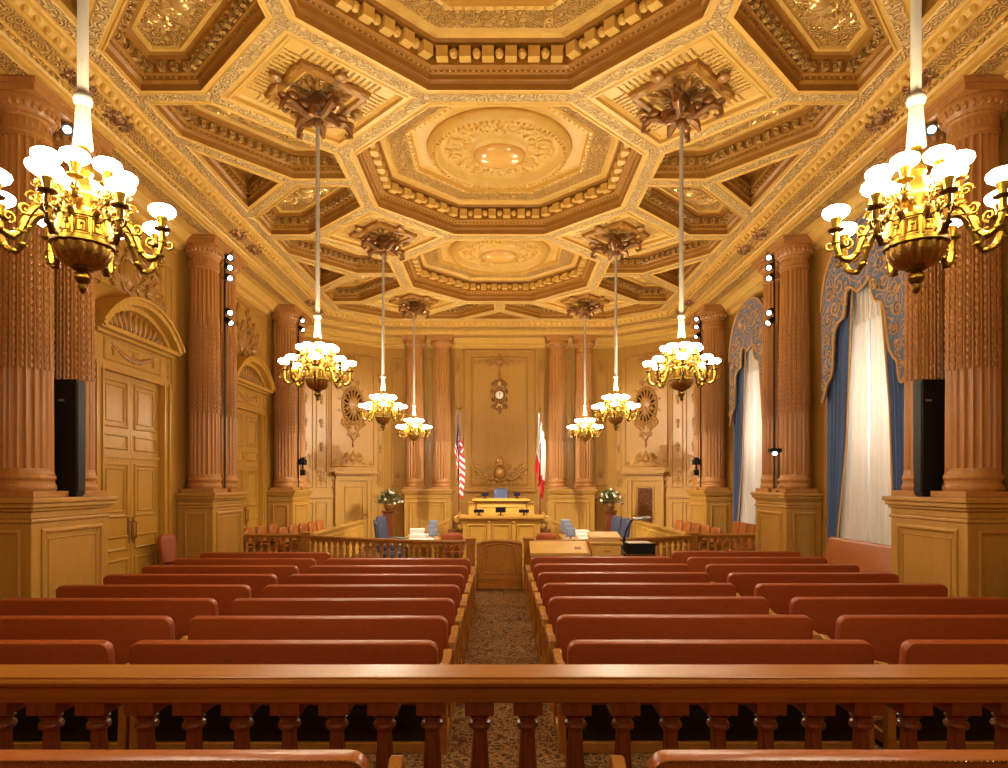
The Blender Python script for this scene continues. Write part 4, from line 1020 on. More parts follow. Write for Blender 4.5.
# gate
R_ = thing('gate', 'arched oak swing gate at the end of the aisle', 'gate', (0, 12.62, 0))
def arch_poly(w, z0, z1, rise, n=12): return [(-w, z0), (w, z0), (w, z1)] + [(w * cos(pi * i / n), z1 + rise * sin(pi * i / n)) for i in range(1, n)] + [(-w, z1)]
FG = lambda mb, y: mb.frame((0, y, 0), (1, 0, 0), (0, 0, 1), (0, -1, 0))
mb = MB(); FG(mb, 0); mb.prism(arch_poly(.445, .02, .87, .08), -.035, .035); mb.build('panel', 'bench_wood', R_)
mb = MB()
for y in (-.035, .035):
    f = -1 if y < 0 else 1
    mb.frame((0, y, 0), (1, 0, 0), (0, 0, 1), (0, f, 0))
    a = arch_poly(.445, .02, .87, .08, 16); b = inset(a, .035); n = len(a)
    mb.tube([(x, z, 0) for x, z in arch_poly(.43, .87, .87, .07, 16)[2:]], .03, 8)
    mb.tube([(x, z, 0) for x, z in arch_poly(.30, .32, .80, .09, 16)], .022, 6, True); mb.tube([(x, z, 0) for x, z in arch_poly(.25, .37, .78, .07, 16)], .01, 6, True)
    mb.box(-.44, .44, .20, .24, 0, .02); mb.box(-.40, -.36, .25, .9, 0, .015); mb.box(.36, .40, .25, .9, 0, .015)
mb.build('moulding', 'bench_wood', R_, True)
mb = MB(); mb.box(-.44, .44, -.05, -.036, .02, .19); mb.build('kick_plate', 'rail', R_)
for s in (-1, 1):
    mb = MB(); mb.box(s * .435 - .012, s * .435 + .012, -.062, -.037, .03, .33); mb.build('hinge', 'brass', R_)

# ================================================================== DAIS
mb = MB(); mb.box(-3.0, 3.0, 17.35, 20.9, 0.0, .30); mb.box(-1.9, 1.9, 18.2, 20.9, .30, .60)
struct(mb.build('trim_2', 'carpet'), 'carpeted dais steps under the judge bench', 'platform')
def desk(name, label, loc, w, dep, h, npan, top_over=.06, z0=0.0):
    R_ = thing(name, label, 'desk', loc); hw = w / 2
    mb = MB(); mb.box(-hw, hw, 0, dep, z0, h - .10); mb.box(-hw - .02, hw + .02, -.02, dep + .02, z0, z0 + .14); mb.build('body', 'desk', R_, bevel=.01)
    mb = MB(); o = top_over; mb.box(-hw - o * .4, hw + o * .4, -o * .4, dep + o * .4, h - .10, h - .065); mb.box(-hw - o, hw + o, -o, dep + o, h - .065, h); mb.build('worktop', 'desk', R_, bevel=.012)
    mb = MB().frame((0, 0, 0), (1, 0, 0), (0, 0, 1), (0, -1, 0)); p = (w - .1) / npan
    for i in range(npan):
        x0 = -hw + .05 + p * i; panel(mb, x0 + .07, x0 + p - .07, z0 + .22, h - .20, .045, .025)
        if i: mb.box(x0 - .05, x0 + .05, z0 + .14, h - .10, 0, .03); mb.ell((x0, h - .15, .03), .04, .035, .03)
    mb.build('panel_moulding', 'desk', R_, bevel=.003)
    return R_
R_ = desk('clerk_desk', 'long oak clerk desk with three panels in front of the judge bench', (.05, 16.0, 0), 1.92, .75, 1.26, 3, .09)
for s in (-1, 1):
    mb = MB().frame((0, .1, 0), (1, 0, 0), (0, 0, 1), (0, -1, 0))
    scroll(mb, s * 1.10, 1.17, .10, pi if s > 0 else 0, -s, .03, 1.3); mb.tube([(s * 1.0, 1.26, 0), (s * 1.07, 1.31, 0), (s * 1.02, 1.35, 0)], .025, 6); scroll(mb, s * 1.04, 1.0, .06, 0, s, .02)
    mb.build('scroll_bracket', 'desk', R_, True)
R_ = desk('judge_bench', 'raised oak judge bench below the carved crest', (.05, 18.25, 0), 1.40, .8, 1.64, 1, .12, .605)
for s in (-1, 1): mb = MB(); mb.box(s * .82 - .11, s * .82 + .11, .05, .7, .605, 1.50); mb.box(s * .82 - .13, s * .82 + .11, .03, .72, 1.50, 1.55); mb.build('side_pier', 'desk', R_, bevel=.01)
def monitor(label, loc, w=.26, h=.2, rz=0.0, mat='black', tilt=0.0, face=-1):
    R_ = thing('monitor', label, 'monitor', loc, rz); R_['group'] = 'court monitors'
    mb = MB(); mb.box(-w / 2, w / 2, -.02, .02, .07, .07 + h); mb.box(-w * .36, w * .36, .018, .05, .09, .05 + h); mb.build('housing', mat, R_, bevel=.008)
    mb = MB(); mb.box(-w / 2 + .015, w / 2 - .015, -.024, -.0205, .085, .055 + h); mb.build('screen', 'screen', R_)
    mb = MB(); mb.box(-.02, .02, .0, .03, .008, .075); mb.box(-w * .3, w * .3, -.06, .08, 0, .01); mb.build('stand', mat, R_, bevel=.003); return R_
monitor('small black monitor on the clerk desk, left one', (-.52, 16.35, 1.262), .26, .08)
monitor('black monitor standing upright in the middle of the clerk desk', (.03, 16.4, 1.262), .26, .13)
monitor('small black monitor on the clerk desk, right one', (.62, 16.35, 1.262), .26, .08)
monitor('black monitor on the judge bench, left of the high-backed chair', (-.41, 18.6, 1.642), .2, .10)
monitor('black monitor on the judge bench, right of the high-backed chair', (.50, 18.6, 1.642), .2, .10)
# stair parapets
for sg, side in ((-1, 'left'), (1, 'right')):
    R_ = thing('stair_parapet', 'sloping oak stair parapet beside the dais, %s side' % side, 'parapet', (0, 17.2, 0)); R_['group'] = 'stair parapets'
    mb = MB(); mb.frame((0, .06, 0), (sg, 0, 0), (0, 0, 1), (0, -1, 0)); mb.prism([(1.38, 0), (2.25, 0), (2.25, .62), (1.38, 1.08)], 0, .10); mb.build('panel_board', 'wall', R_)
    mb = MB(); mb.frame((0, .09, 0), (sg, 0, 0), (0, 0, 1), (0, -1, 0)); mb.prism([(1.34, 1.10), (2.28, .60), (2.28, .66), (1.34, 1.16)], -.01, .17); mb.build('handrail', 'wall', R_)
    mb = MB(); mb.frame((0, -.04, 0), (sg, 0, 0), (0, 0, 1), (0, -1, 0)); mb.tube([(1.48, .15, 0), (2.15, .15, 0), (2.15, .55, 0), (1.48, .92, 0)], .018, 6, True); mb.build('moulding', 'wall', R_, True)

# ================================================================== CHAIRS
def chair(name, label, loc, rz, mat, top=1.12, w=.54, group=None, trim=None):
    """faces local +y"""
    R_ = thing(name, label, 'chair', loc, rz)
    if group: R_['group'] = group
    h = w / 2; mb = MB(); mb.frame((0, -.24, .0), (1, 0, 0), (0, -.12, .993), (0, .993, .12))
    mb.slab(rrect(-h, h, .50, top, .04, .04, .12, .12), [(.03, -.05), (.0, -.03), (0, .02), (.02, .045), (.08, .06)]); mb.build('backrest', mat, R_, True)
    mb = MB(); mb.slab(rrect(-h, h, -.22, .27, .05, .05, .05, .05), [(.03, .37), (0, .39), (0, .45), (.03, .48), (.1, .495)]); mb.build('seat', mat, R_, True)
    for s in (-1, 1):
        mb = MB(); mb.tube([(s * h, -.26, .66), (s * (h + .03), -.1, .68), (s * (h + .03), .18, .66), (s * (h + .01), .22, .60), (s * h, .16, .45)], .024, 8); mb.build('armrest', trim or 'walnut', R_, True)
    mb = MB(); mb.lathe([(.03, .38), (.03, .12), (.05, .10), (.05, .075)], 12); mb.build('pedestal', 'black', R_, True)
    for i in range(5):
        a = tau * i / 5 + .3; mb = MB(); mb.tube([(0, 0, .09), (.14 * cos(a), .14 * sin(a), .085), (.27 * cos(a), .27 * sin(a), .05)], [.028, .022, .018], 6); mb.ell((.27 * cos(a), .27 * sin(a), .026), .026, .026, .026); mb.build('leg', 'walnut', R_, True)
    return R_
jury = None
JP = [(-1, 5.5, 15.05, 'second row', 'first'), (-1, 5.5, 15.85, 'second row', 'second'), (-1, 5.5, 16.65, 'second row', 'third'), 
      (-1, 4.8, 15.3, 'front row', 'first'), (-1, 4.8, 16.1, 'front row', 'second'), (-1, 4.8, 16.9, 'front row', 'third'), (-1, 4.8, 17.7, 'front row', 'fourth'), (-1, 4.8, 18.5, 'front row', 'fifth')]
JP += [(1,) + q[1:] for q in JP if q[1] == 4.8]
for sg, x, y, row, od in JP:
    lab = 'brown leather jury chair, %s from the bar in the %s, %s side' % (od, row, 'door' if sg < 0 else 'window')
    rz = -sg * -pi / 2
    if jury is None: jury = chair('jury_chair', lab, (sg * x, y, 0), rz, 'leather_tan', 1.04, .56, 'leather jury chairs')
    else: dup(jury, (sg * x, y, 0), rz, lab)
chair('armchair', 'dark-sided leather armchair standing beside the nearer double door', (-5.62, 11.62, 0), -pi / 2, 'leather', 1.16, .5)
ch = chair('judge_chair', 'high-backed blue leather chair behind the judge bench', (.04, 19.5, .6), pi, 'blue_leather', 1.33, .46)
c1 = chair('counsel_chair', 'tall blue counsel chair on the outer side of the left table', (-2.66, 16.35, 0), -pi / 2 - .3, 'blue_leather', 1.25, .46, 'counsel chairs', 'steel')
dup(c1, (-2.48, 14.95, 0), -pi / 2 + .2, 'blue counsel chair at the near end of the left table', 'counsel chairs')
dup(c1, (2.66, 16.5, 0), pi / 2 + .3, 'blue counsel chair at the far outer side of the right table', 'counsel chairs')
dup(c1, (2.68, 15.5, 0), pi / 2 + .15, 'blue counsel chair at the near outer side of the right table', 'counsel chairs')
for sg, side in ((-1, 'left'), (1, 'right')): chair('side_chair', 'red leather side chair in front of the clerk desk, %s end' % side, (sg * 1.10, 15.4, 0), 0 if sg < 0 else 0, 'leather', .92, .5, 'clerk side chairs')

# wall benches under the windows
def wall_bench(wd, y, label, divs=0):
    p = make_pew(wd, 1.13, 'leather_tan'); p.name = 'wall_bench'; p.location = (5.90, y, 0); p.rotation_euler.z = pi / 2; p['label'] = label; p['category'] = 'bench'
    for i in range(1, divs):
        mb = MB(); x = -wd / 2 + wd * i / divs; mb.frame((x, .115, 0), (1, 0, 0), (0, -.13, .9915), (0, .9915, .13)); mb.box(-.012, .012, .45, 1.12, .05, .07); mb.build('seam_rib', 'leather', p)
    return p
wall_bench(2.0, 10.55, 'tan leather wall bench under the nearer window')
wall_bench(1.9, 15.3, 'leather wall bench of four seats under the farther window', 4)
wall_bench(2.0, 6.4, 'leather wall bench in front of the nearest pier on the window side')

# ================================================================== TABLES AND WHAT LIES ON THEM
def table(label, x, y, w, L, group):
    R_ = thing('counsel_table', label, 'table', (x, y, 0)); R_['group'] = group
    mb = MB(); mb.box(-w / 2, w / 2, 0, L, .71, .75); mb.build('tabletop', 'desk', R_, bevel=.01)
    mb = MB(); mb.box(-w / 2 + .08, w / 2 - .08, .08, L - .08, .60, .71); mb.build('apron', 'desk', R_)
    for sx in (-1, 1):
        for yy in (.12, L - .12):
            mb = MB(); x_ = sx * (w / 2 - .1); mb.lathe([(.03, 0), (.035, .05), (.025, .1), (.035, .3), (.04, .5), (.045, .6)], 10, (x_, yy, 0)); mb.build('leg', 'desk', R_, True)
    return R_
table('long oak counsel table spread with white papers, left of the gate', -1.80, 14.75, .72, 1.15, 'counsel tables')
table('long oak counsel table spread with papers behind the lectern, right side', 1.92, 14.75, .80, 2.2, 'counsel tables')
table('oak counsel table with grey monitors, farther on the left', -1.93, 15.95, .80, 1.0, 'counsel tables')
def papers(label, x, y, w, d, h, rz, z=.751, mat='paper', name='paper_stack'):
    R_ = thing(name, label, 'papers', (x, y, z), rz); mb = MB(); n = 5
    for i in range(n): o = random.uniform(-.012, .012); mb.box(-w / 2 + o, w / 2 + o, -d / 2 - o, d / 2 - o, h * i / n, h * (i + .9) / n)
    mb.build('sheets', mat, R_); R_['group'] = 'paper stacks on the counsel tables'; return R_
papers('wide low stack of white papers at the near end of the left table', -1.82, 14.95, .58, .34, .04, .05); papers('white paper pile in the middle of the left table', -1.92, 15.5, .4, .4, .10, -.1)
papers('tall white paper pile at the far end of the left tables', -2.12, 16.6, .36, .4, .16, .1)
papers('white paper pile at the near end of the right table', 2.08, 15.0, .42, .36, .06, .1); papers('white paper pile in the middle of the right table', 2.09, 15.7, .40, .36, .10, -.1); papers('white paper pile at the far end of the right table', 2.1, 16.6, .38, .4, .12, .05)
monitor('grey monitor at the near end of the left counsel table', (-1.57, 15.30, .751), .22, .17, pi + .25, 'grey')
monitor('grey monitor in the middle of the farther left table', (-1.70, 16.15, .751), .22, .20, pi - .5, 'grey'); monitor('tall grey monitor at the back of the farther left table', (-1.72, 16.75, .751), .22, .30, pi + .3, 'grey')
monitor('grey monitor at the near end of the right counsel table', (1.68, 15.2, .751), .22, .20, pi - .25, 'grey'); monitor('grey monitor in the middle of the right counsel table', (1.69, 15.95, .751), .24, .26, pi - .2, 'grey'); monitor('tall grey monitor at the far end of the right counsel table', (1.71, 16.75, .751), .24, .32, pi + .2, 'grey')
# slanted desk, drawer cabinet, document camera in front of the bar
R_ = thing('slant_desk', 'broad pale oak desk with a sloping top just right of the gate', 'desk', (1.13, 11.95, 0))
mb = MB(); mb.frame((0, 0, 0), (0, 1, 0), (0, 0, 1), (1, 0, 0)); mb.prism([(0, 0), (.48, 0), (.48, .90), (0, .73)], -.53, .53); mb.build('body', 'pale_oak', R_, bevel=.008)
mb = MB(); mb.frame((0, 0, 0), (0, 1, 0), (0, 0, 1), (1, 0, 0)); mb.prism([(-.04, .732), (.50, .905), (.50, .96), (-.04, .785)], -.56, .56); mb.build('sloping_top', 'pale_oak', R_, bevel=.008)
mb = MB(); mb.frame((0, 0, 0), (0, 1, 0), (0, 0, 1), (1, 0, 0)); mb.prism([(.12, .8385), (.22, .871), (.22, .879), (.12, .8465)], .28, .40); mb.build('inlay', 'rail', R_)
mb = MB().frame((0, 0, 0), (1, 0, 0), (0, 0, 1), (0, -1, 0)); panel(mb, -.45, .45, .15, .62, .05, .025); mb.build('panel_moulding', 'pale_oak', R_)
R_ = thing('drawer_cabinet', 'oak drawer cabinet standing beside the sloping desk', 'cabinet', (1.99, 12.0, 0))
mb = MB(); mb.box(-.27, .27, 0, .5, 0, .93); mb.build('body', 'pale_oak', R_, bevel=.006); mb = MB(); mb.box(-.30, .30, -.03, .53, .93, .97); mb.build('top', 'pale_oak', R_, bevel=.008)
for i in range(4):
    mb = MB(); z = .12 + i * .2; mb.box(-.24, .24, -.018, -.001, z, z + .18); d = mb.build('drawer', 'pale_oak', R_, bevel=.004); mb = MB(); mb.tube([(-.05, -.02, z + .1), (-.05, -.04, z + .09), (.05, -.04, z + .09), (.05, -.02, z + .1)], .007, 6); mb.build('handle', 'brass_dark', d, True)
R_ = thing('storage_box', 'tan box with sloping lid on top of the drawer cabinet', 'box', (1.98, 12.05, .972))
mb = MB(); mb.frame((0, 0, 0), (0, 1, 0), (0, 0, 1), (1, 0, 0)); mb.prism([(0, 0), (.42, 0), (.42, .13), (0, .06)], -.27, .27); mb.build('box_body', 'book', R_)
mb = MB(); mb.frame((0, 0, 0), (0, 1, 0), (0, 0, 1), (1, 0, 0)); mb.prism([(-.02, .061), (.44, .136), (.44, .165), (-.02, .09)], -.29, .29); mb.build('lid', 'book', R_, bevel=.005)
R_ = thing('projector_cart', 'dark cart carrying the overhead projector', 'cart', (2.66, 12.05, 0))
mb = MB(); mb.box(-.27, .27, 0, .5, .70, .74); mb.build('shelf', 'walnut', R_, bevel=.006); mb = MB(); mb.box(-.25, .25, .02, .48, .25, .28); mb.build('lower_shelf', 'walnut', R_, bevel=.006)
for sx in (-1, 1):
    for y in (.04, .46): mb = MB(); mb.box(sx * .24 - .02, sx * .24 + .02, y - .02, y + .02, .0, .70); mb.build('leg', 'black', R_, bevel=.004)
R_ = thing('overhead_projector', 'black overhead projector with white glass top and raised arm', 'projector', (2.66, 12.05, .742))
mb = MB(); mb.box(-.26, .26, .02, .48, 0, .17); mb.box(-.28, .28, 0, .5, .17, .20); mb.build('housing', 'black', R_, bevel=.012)
mb = MB(); mb.box(-.24, .20, .04, .46, .201, .212); mb.build('glass_stage', 'paper', R_, bevel=.004)
mb = MB(); mb.tube([(-.25, .42, .2), (-.22, .42, .40), (-.12, .40, .60), (-.06, .36, .66)], .018, 8); mb.tube([(-.25, .42, .2), (-.25, .42, .3)], .03, 8); mb.build('arm', 'black', R_, True)
mb = MB(); mb.frame((.04, .28, .655), (1, 0, .1), (0, 1, .05), (0, 0, 1)); mb.box(-.14, .18, -.12, .10, -.02, .025); mb.build('head', 'steel', R_, bevel=.012)

# ================================================================== FLAGS, FLOWERS, CLOCK
def flag(label, x, y, us):
    zb = .602; R_ = thing('flag', label, 'flag', (x, y, zb)); ZT = 4.40
    mb = MB(); mb.lathe([(.16, 0), (.16, .03), (.06, .06), (.03, .10)], 20); mb.build('base', 'brass', R_, True)
    mb = MB(); mb.tube([(0, 0, .08), (0, 0, ZT - zb - .12)], .018, 8); mb.build('pole', 'walnut', R_, True)
    mb = MB()
    if us:
        mb.ell((0, 0, ZT - zb - .06), .03, .025, .05); leaf(mb, 0, 0, 0, .01)
        for s in (-1, 1): mb.tube([(0, 0, ZT - zb - .06), (s * .06, 0, ZT - zb - .02), (s * .12, 0, ZT - zb + .04)], [.02, .018, .004], 6)
    else: mb.lathe([(.012, ZT - zb - .13), (.03, ZT - zb - .10), (.03, ZT - zb - .07), (.012, ZT - zb - .02), (.002, ZT - zb + .1)], 10)
    mb.build('finial', 'brass', R_, True)
    # cloth: u along the fly, v down the hoist; hangs limp beside the pole
    NU, NV = 64, 52; mb = MB(); top = ZT - zb - .16; hoist, drop = (1.25, 1.42) if us else (1.75, .90); vs = []; fs = []; mi = []
    sg = 1 if us else 1
    for k in (0, 1):
        for j in range(NV + 1):
            v = j / NV
            for i in range(NU + 1):
                u = i / NU; z = top - v * hoist - drop * (u ** 1.15) * (.94 + .06 * v)
                wdt = .17 + .14 * (top - z) / 2.6
                xx = sg * (-.42 * wdt + .02 + wdt * (.62 * u + .55 * sin(u * pi * 3.2 + .5) ** 2 * u + .08 * sin(u * 19 + v * 4))) - sg * .10 * (top - z) / 2.6 * v
                yy = -.03 - .09 * sin(u * pi * 5 + v * 1.3) * (.25 + u) + .04 * v * u
                vs.append((xx, yy + .006 * k, z))
    N = (NU + 1) * (NV + 1); rnd = random.Random(5)
    for k in (0, 1):
        for j in range(NV):
            for i in range(NU):
                a = k * N + j * (NU + 1) + i; fs.append((a, a + 1, a + NU + 2, a + NU + 1)); u, v = (i + .5) / NU, (j + .5) / NV
                if us:
                    if u < .52 and v < 8 / 13:
                        c = 2
                        if i % 4 == 1 and j % 4 == 1 + 2 * ((i // 4) % 2): c = 1
                    else: c = 0 if int(v * 13) % 2 == 0 else 1
                else:
                    c = 1
                    if v > .70: c = 0
                    if ((u - .52) / .17) ** 2 + ((v - .46) / .14) ** 2 < 1: c = 3
                    if ((u - .14) / .05) ** 2 + ((v - .16) / .08) ** 2 < 1: c = 0
                mi.append(c)
    for j in range(NV):
        for i in (0, NU): a = j * (NU + 1) + i; fs.append((a, a + NU + 1, N + a + NU + 1, N + a)); mi.append(1)
    mb.add(vs, fs); mb.mi = mi; mb.build('cloth', ['red_cloth', 'white_cloth', 'navy_cloth', 'bear'], R_, 'all')
flag('striped flag with starry blue canton hanging from a tall pole', -1.24, 19.75, True)
flag('white flag with a red lower stripe hanging from a tall pole', 1.24, 19.75, False)
for sg, side in ((-1, 'plain door side'), (1, 'lattice door side')):
    R_ = thing('flower_stand', 'dark wooden flower stand near the %s' % side, 'stand', (sg * 3.45, 20.15, 0)); R_['group'] = 'flower stands'
    mb = MB(); mb.box(-.2, .2, -.2, .2, 0, .08); mb.box(-.15, .15, -.15, .15, .08, 1.18); mb.build('column', 'walnut', R_, bevel=.01); mb = MB(); mb.box(-.2, .2, -.2, .2, 1.18, 1.23); mb.build('top', 'walnut', R_, bevel=.01)
    R_ = thing('flower_arrangement', 'bushy arrangement of white flowers on the stand near the %s' % side, 'flowers', (sg * 3.45, 20.15, 1.232)); R_['group'] = 'flower arrangements'
    mb = MB(); mb.lathe([(.08, 0), (.13, .06), (.15, .16), (.11, .22), (.13, .25)], 16); mb.build('vase', 'bronze', R_, True)
    rnd = random.Random(3 + sg); mb = MB(); pts = []
    for i in range(230):
        a = rnd.uniform(0, tau); el = rnd.uniform(-.35, 1.45); R2 = rnd.uniform(.18, .42); x, y, z = R2 * cos(el) * cos(a), R2 * cos(el) * sin(a) * .7, .30 + R2 * sin(el) * .85
        mb.M = Matrix.Translation((x, y, z)) @ Matrix.Rotation(a, 4, 'Z') @ Matrix.Rotation(-el, 4, 'Y'); mb.ell((0, 0, 0), .06, .02, .008, 6, 3)
        if rnd.random() < .2: mb.M = Matrix(); mb.tube([(0, 0, .2), (x * .6, y * .6, z * .8), (x, y, z)], .004, 4)
    mb.M = Matrix(); mb.build('foliage', 'leaf', R_, True)
    for i in range(26):
        a = rnd.uniform(0, tau); el = rnd.uniform(-.2, 1.4); R2 = rnd.uniform(.3, .45); mb = MB(); c = (R2 * cos(el) * cos(a), R2 * cos(el) * sin(a) * .7, .30 + R2 * sin(el) * .85)
        for q in range(5): b = tau * q / 5; mb.ell((c[0] + .02 * cos(b), c[1] - .01, c[2] + .02 * sin(b)), .02, .012, .02, 6, 4)
        mb.ell(c, .014, .02, .014, 6, 4); mb.build('blossom', 'petal', R_, True)
R_ = thing('wall_clock', 'ornate carved wall clock with white face above the judge bench', 'clock', (0, WY - .01, 5.06))
FK = lambda mb: mb.frame((0, -.03, 0), (1, 0, 0), (0, 0, 1), (0, -1, 0))
mb = MB(); FK(mb)
mb.prism([(.19 * sin(tau * i / 24), .02 + .36 * cos(tau * i / 24) - (.12 if 8 < i < 16 else 0)) for i in range(24)], -.02, .03)
mb.prism([(-.17, -.1), (.17, -.1), (.08, -.42), (0, -.56), (-.08, -.42)], -.02, .025)
for s in (-1, 1):
    scroll(mb, s * .2, .12, .09, pi / 2, -s, .035, 1.3); scroll(mb, s * .18, -.14, .08, -pi / 2, s, .035, 1.3); spray(mb, s * .16, .3, pi / 2 - s * .6, .2, 4); spray(mb, s * .16, -.3, -pi / 2 + s * .5, .22, 4); scroll(mb, s * .1, -.42, .07, 0, s, .025); scroll(mb, s * .1, .42, .08, pi / 2, -s, .03)
spray(mb, 0, .4, pi / 2, .2, 5, 1.4); spray(mb, 0, -.42, -pi / 2, .24, 3, .8); mb.ell((0, -.27, .03), .05, .07, .03)
mb.build('case', 'bronze', R_, True)
mb = MB(); FK(mb); mb.M = mb.M @ Matrix.Translation((0, 0, .03)); spray(mb, 0, .32, pi / 2, .22, 5, 1.5)
for s in (-1, 1): mb.tube([(s * .19, -.1, 0), (s * .20, .1, 0), (s * .12, .28, 0), (0, .36, 0)], .014, 5); leaf(mb, s * .05, -.3, -pi / 2 + s * .3, .16)
mb.ell((0, -.30, .0), .05, .07, .02, 8, 5); mb.build('gilt_ornament', 'gilt', R_, True)
mb = MB(); mb.frame((0, -.07, 0), (1, 0, 0), (0, 0, 1), (0, -1, 0)); mb.tube([(.155 * cos(tau * i / 28), .155 * sin(tau * i / 28), 0) for i in range(28)], .02, 8, True); mb.build('bezel', 'brass', R_, True)
mb = MB(); mb.frame((0, -.06, 0), (1, 0, 0), (0, 0, 1), (0, -1, 0)); mb.prism([(.15 * cos(tau * i / 28), .15 * sin(tau * i / 28)) for i in range(28)], 0, .012); d_ = mb.build('dial', 'clockface', R_)
mb = MB(); mb.frame((0, -.073, 0), (1, 0, 0), (0, 0, 1), (0, -1, 0))
for i in range(12): a = tau * i / 12; mb.tube([(.115 * sin(a), .115 * cos(a), 0), (.138 * sin(a), .138 * cos(a), 0)], .006, 4)
mb.build('hour_marks', 'black', d_)
mb = MB(); mb.frame((0, -.078, 0), (1, 0, 0), (0, 0, 1), (0, -1, 0)); mb.tube([(0, -.02, 0), (0, .105, 0)], .006, 4); mb.tube([(0, 0, .004), (.03, .07, .004)], .008, 4); mb.build('hands', 'black', d_)

# ================================================================== SPEAKERS AND STAGE LIGHTS
for sg, side in ((-1, 'door wall'), (1, 'window wall')):
    R_ = thing('loudspeaker', 'tall black column loudspeaker between the nearest columns on the %s' % side, 'speaker', (sg * 5.68, 8.5, 1.891)); R_['group'] = 'column loudspeakers'
    mb = MB(); mb.box(-.17, .17, -.088, .088, .02, 1.53); mb.build('cabinet', 'black', R_, bevel=.01)
    mb = MB(); x = -sg * .17; mb.box(min(x, x - sg * .012), max(x, x - sg * .012), -.075, .075, .06, 1.49); mb.build('grille', 'black', R_, bevel=.004)
    mb = MB(); mb.box(-.15, .15, -.07, .07, 0, .02); mb.build('base', 'black', R_); mb = MB(); mb.box(-.10 - .03 * sg, -.02 - .03 * sg, -.092, -.0885, 1.24, 1.27); mb.build('badge', 'steel', R_)
def light_pole(label, sg, y, ztop, zs):
    x = sg * 5.70; R_ = thing('spotlight_pole', label, 'light', (x, y, 1.892)); R_['group'] = 'spotlight poles'
    mb = MB(); mb.tube([(0, 0, .0), (0, 0, ztop - 1.892)], .018, 8); mb.box(-.07, .07, -.05, .05, 0, .02); mb.build('pole', 'black', R_, True)
    for z in zs:
        d = Vector((-sg * .62, -.62 if z != zs[-1] else -.3, -.48)).normalized(); c = Vector((-sg * .10, -.04, z - 1.892)); u = d.orthogonal().normalized(); v = d.cross(u)
        mb = MB(); mb.tube([(0, 0, z - 1.892), tuple(c)], .012, 6); mb.M = Matrix(((u.x, v.x, d.x, c.x), (u.y, v.y, d.y, c.y), (u.z, v.z, d.z, c.z), (0, 0, 0, 1))); mb.lathe([(.035, -.10), (.06, -.09), (.065, .06), (.075, .10), (.068, .10), (.06, .05)], 16); s_ = mb.build('spot_head', 'black', R_, True)
        mb = MB(); mb.M = Matrix(((u.x, v.x, d.x, c.x), (u.y, v.y, d.y, c.y), (u.z, v.z, d.z, c.z), (0, 0, 0, 1))); mb.ell((0, 0, .07), .05, .05, .025, 12, 5); mb.build('lens', 'lens', s_, True)
    return R_
for sg, side in ((-1, 'door wall'), (1, 'window wall')):
    R_ = thing('spotlight', 'single black spotlight high on the nearest pier of the %s' % side, 'light', (sg * 5.70, 8.5, 6.72)); R_['group'] = 'single high spotlights'
    d = Vector((-sg * .6, -.7, -.4)).normalized(); u = d.orthogonal().normalized(); v = d.cross(u); FM = Matrix(((u.x, v.x, d.x, 0), (u.y, v.y, d.y, 0), (u.z, v.z, d.z, 0), (0, 0, 0, 1)))
    mb = MB(); mb.M = FM; mb.lathe([(.035, -.12), (.06, -.10), (.065, .06), (.075, .10), (.068, .10), (.06, .05)], 16); mb.M = Matrix(); mb.tube([(0, 0, 0), (sg * .1, 0, .05), (sg * .12, 0, .2)], .014, 6); mb.box(sg * .12 - .04, sg * .12 + .04, -.05, .05, .18, .205); mb.build('spot_head', 'black', R_, True)
    mb = MB(); mb.M = FM; mb.ell((0, 0, .07), .05, .05, .025, 12, 5); mb.build('lens', 'lens', R_, True)
    light_pole('black pole with five spotlights between the middle columns of the %s' % side, sg, 13.4, 6.80, (6.76, 6.55, 6.33, 5.62, 5.42))
    light_pole('black pole with small spotlights between the far columns of the %s' % side, sg, 18.3, 6.80, (6.70, 6.45) if sg < 0 else (6.74, 6.52, 6.26))
    R_ = thing('video_camera', 'black video camera clamped to the far spotlight pole of the %s' % side, 'camera', (sg * 5.56, 18.24, 2.66)); R_['group'] = 'wall video cameras'
    mb = MB(); mb.box(-.09, .09, -.14, .12, -.06, .10); mb.box(-.05, .05, -.10, .06, .10, .15); mb.build('camera_body', 'black', R_, bevel=.012); mb = MB(); mb.frame((0, -.14, .02), (1, 0, 0), (0, 0, 1), (0, -1, 0)); mb.lathe([(.05, 0), (.055, .12), (.06, .14), (.045, .14)], 14); mb.build('lens_barrel', 'black', R_, True)
    mb = MB(); mb.tube([(0, 0, -.06), (0, 0, -.22)], .03, 8); mb.box(-.06, .06, -.06, .06, -.36, -.20); mb.tube([(-sg * .02, -.1, .12), (-sg * .16, -.2, .16)], .012, 6); mb.build('mount', 'black', R_, True)
R_ = thing('reflector_lamp', 'black post lamp with lit head on the middle pedestal of the window wall', 'lamp', (5.66, 13.02, 1.892))
mb = MB(); mb.box(-.04, .04, -.04, .04, 0, .86); mb.box(-.06, .06, -.06, .06, 0, .03); mb.build('post', 'black', R_, bevel=.006); mb = MB(); mb.box(-.22, .05, -.07, .07, .80, .88); mb.build('hood', 'black', R_, bevel=.01)
mb = MB(); mb.ell((-.13, -.05, .78), .05, .04, .04, 12, 6); mb.build('bulb', 'lens', R_, True)
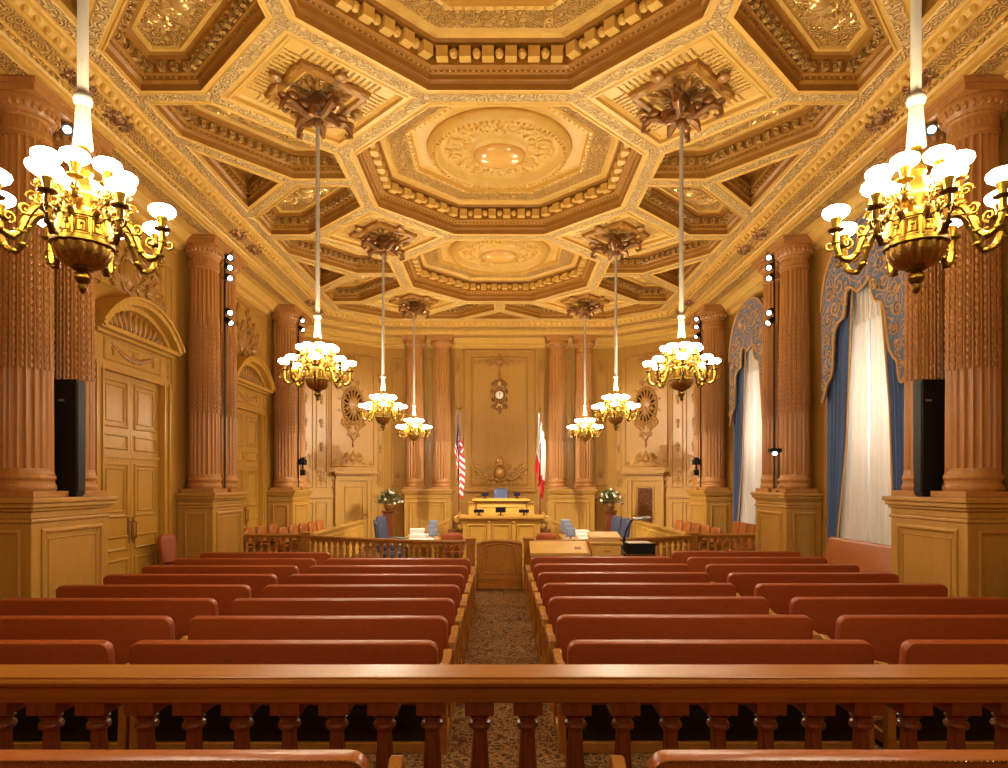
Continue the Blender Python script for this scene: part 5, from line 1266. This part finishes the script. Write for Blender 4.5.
# ================================================================== LIGHT AND CAMERA
def lamp(name, kind, loc, energy, color, size=.2, rot=None, **kw):
    L = bpy.data.lights.new(name, kind); L.energy = energy; L.color = color
    if kind in ('POINT', 'SPOT'): L.shadow_soft_size = size
    for k, v in kw.items(): setattr(L, k, v)
    o = bpy.data.objects.new(name, L); COL.objects.link(o); o.location = loc
    if rot: o.rotation_euler = rot
    return o
WARM = (1.0, .84, .60)
for sx in (-1, 1): lamp('rear_fill_light', 'POINT', (sx * .5 * D, -.225 * D, 3.9), 80, WARM, .3)  # unseen fill pair added behind the camera; no chandeliers are built there
def aim(a, b): return (Vector(b) - Vector(a)).to_track_quat('-Z', 'Y').to_euler()
for sx in (-1, 1):
    for y, z, tgt, e, ang in ((13.0, 5.6, (-sx * 4.6, 20.9, 1.9), 4200, 36), (13.0, 6.6, (-sx * .9, 16.5, 1.0), 2000, 46), (18.0, 6.5, (-sx * .4, 18.5, 1.2), 500, 50)):
        a = (sx * 5.42, y, z); lamp('spot_light', 'SPOT', a, e, (1, .91, .80), .06, aim(a, tgt), spot_size=math.radians(ang), spot_blend=.6)
for yc in BAY:
    lamp('daylight', 'AREA', (WX + 1.0, yc, 3.6), 120, (.96, .97, 1.0), rot=(0, pi / 2, 0), shape='RECTANGLE', size=5.6, size_y=2.2)
w = bpy.data.worlds.new('world'); scene.world = w; w.use_nodes = True
w.node_tree.nodes['Background'].inputs[0].default_value = (.9, .95, 1, 1); w.node_tree.nodes['Background'].inputs[1].default_value = .4

cam = bpy.data.cameras.new('camera'); co = bpy.data.objects.new('camera', cam); COL.objects.link(co); scene.camera = co
co.location = (0, 0, H); co.rotation_euler = (pi / 2, 0, 0)
cam.sensor_fit = 'HORIZONTAL'; cam.sensor_width = 36; cam.lens = F / 1008 * 36
cam.shift_x = 4.5 / 1008; cam.shift_y = 100.3 / 1008; cam.clip_start = .05; cam.clip_end = 200
vs = scene.view_settings; vs.view_transform = 'Standard'; vs.look = 'None'; vs.gamma = 1; vs.use_curve_mapping = False; vs.exposure = 0.0
scene.cycles.use_denoising = True
scene.cycles.max_bounces = 8; scene.cycles.diffuse_bounces = 5; scene.cycles.glossy_bounces = 4
scene.cycles.sample_clamp_indirect = 6.0
scene.cycles.caustics_reflective = False; scene.cycles.caustics_refractive = False
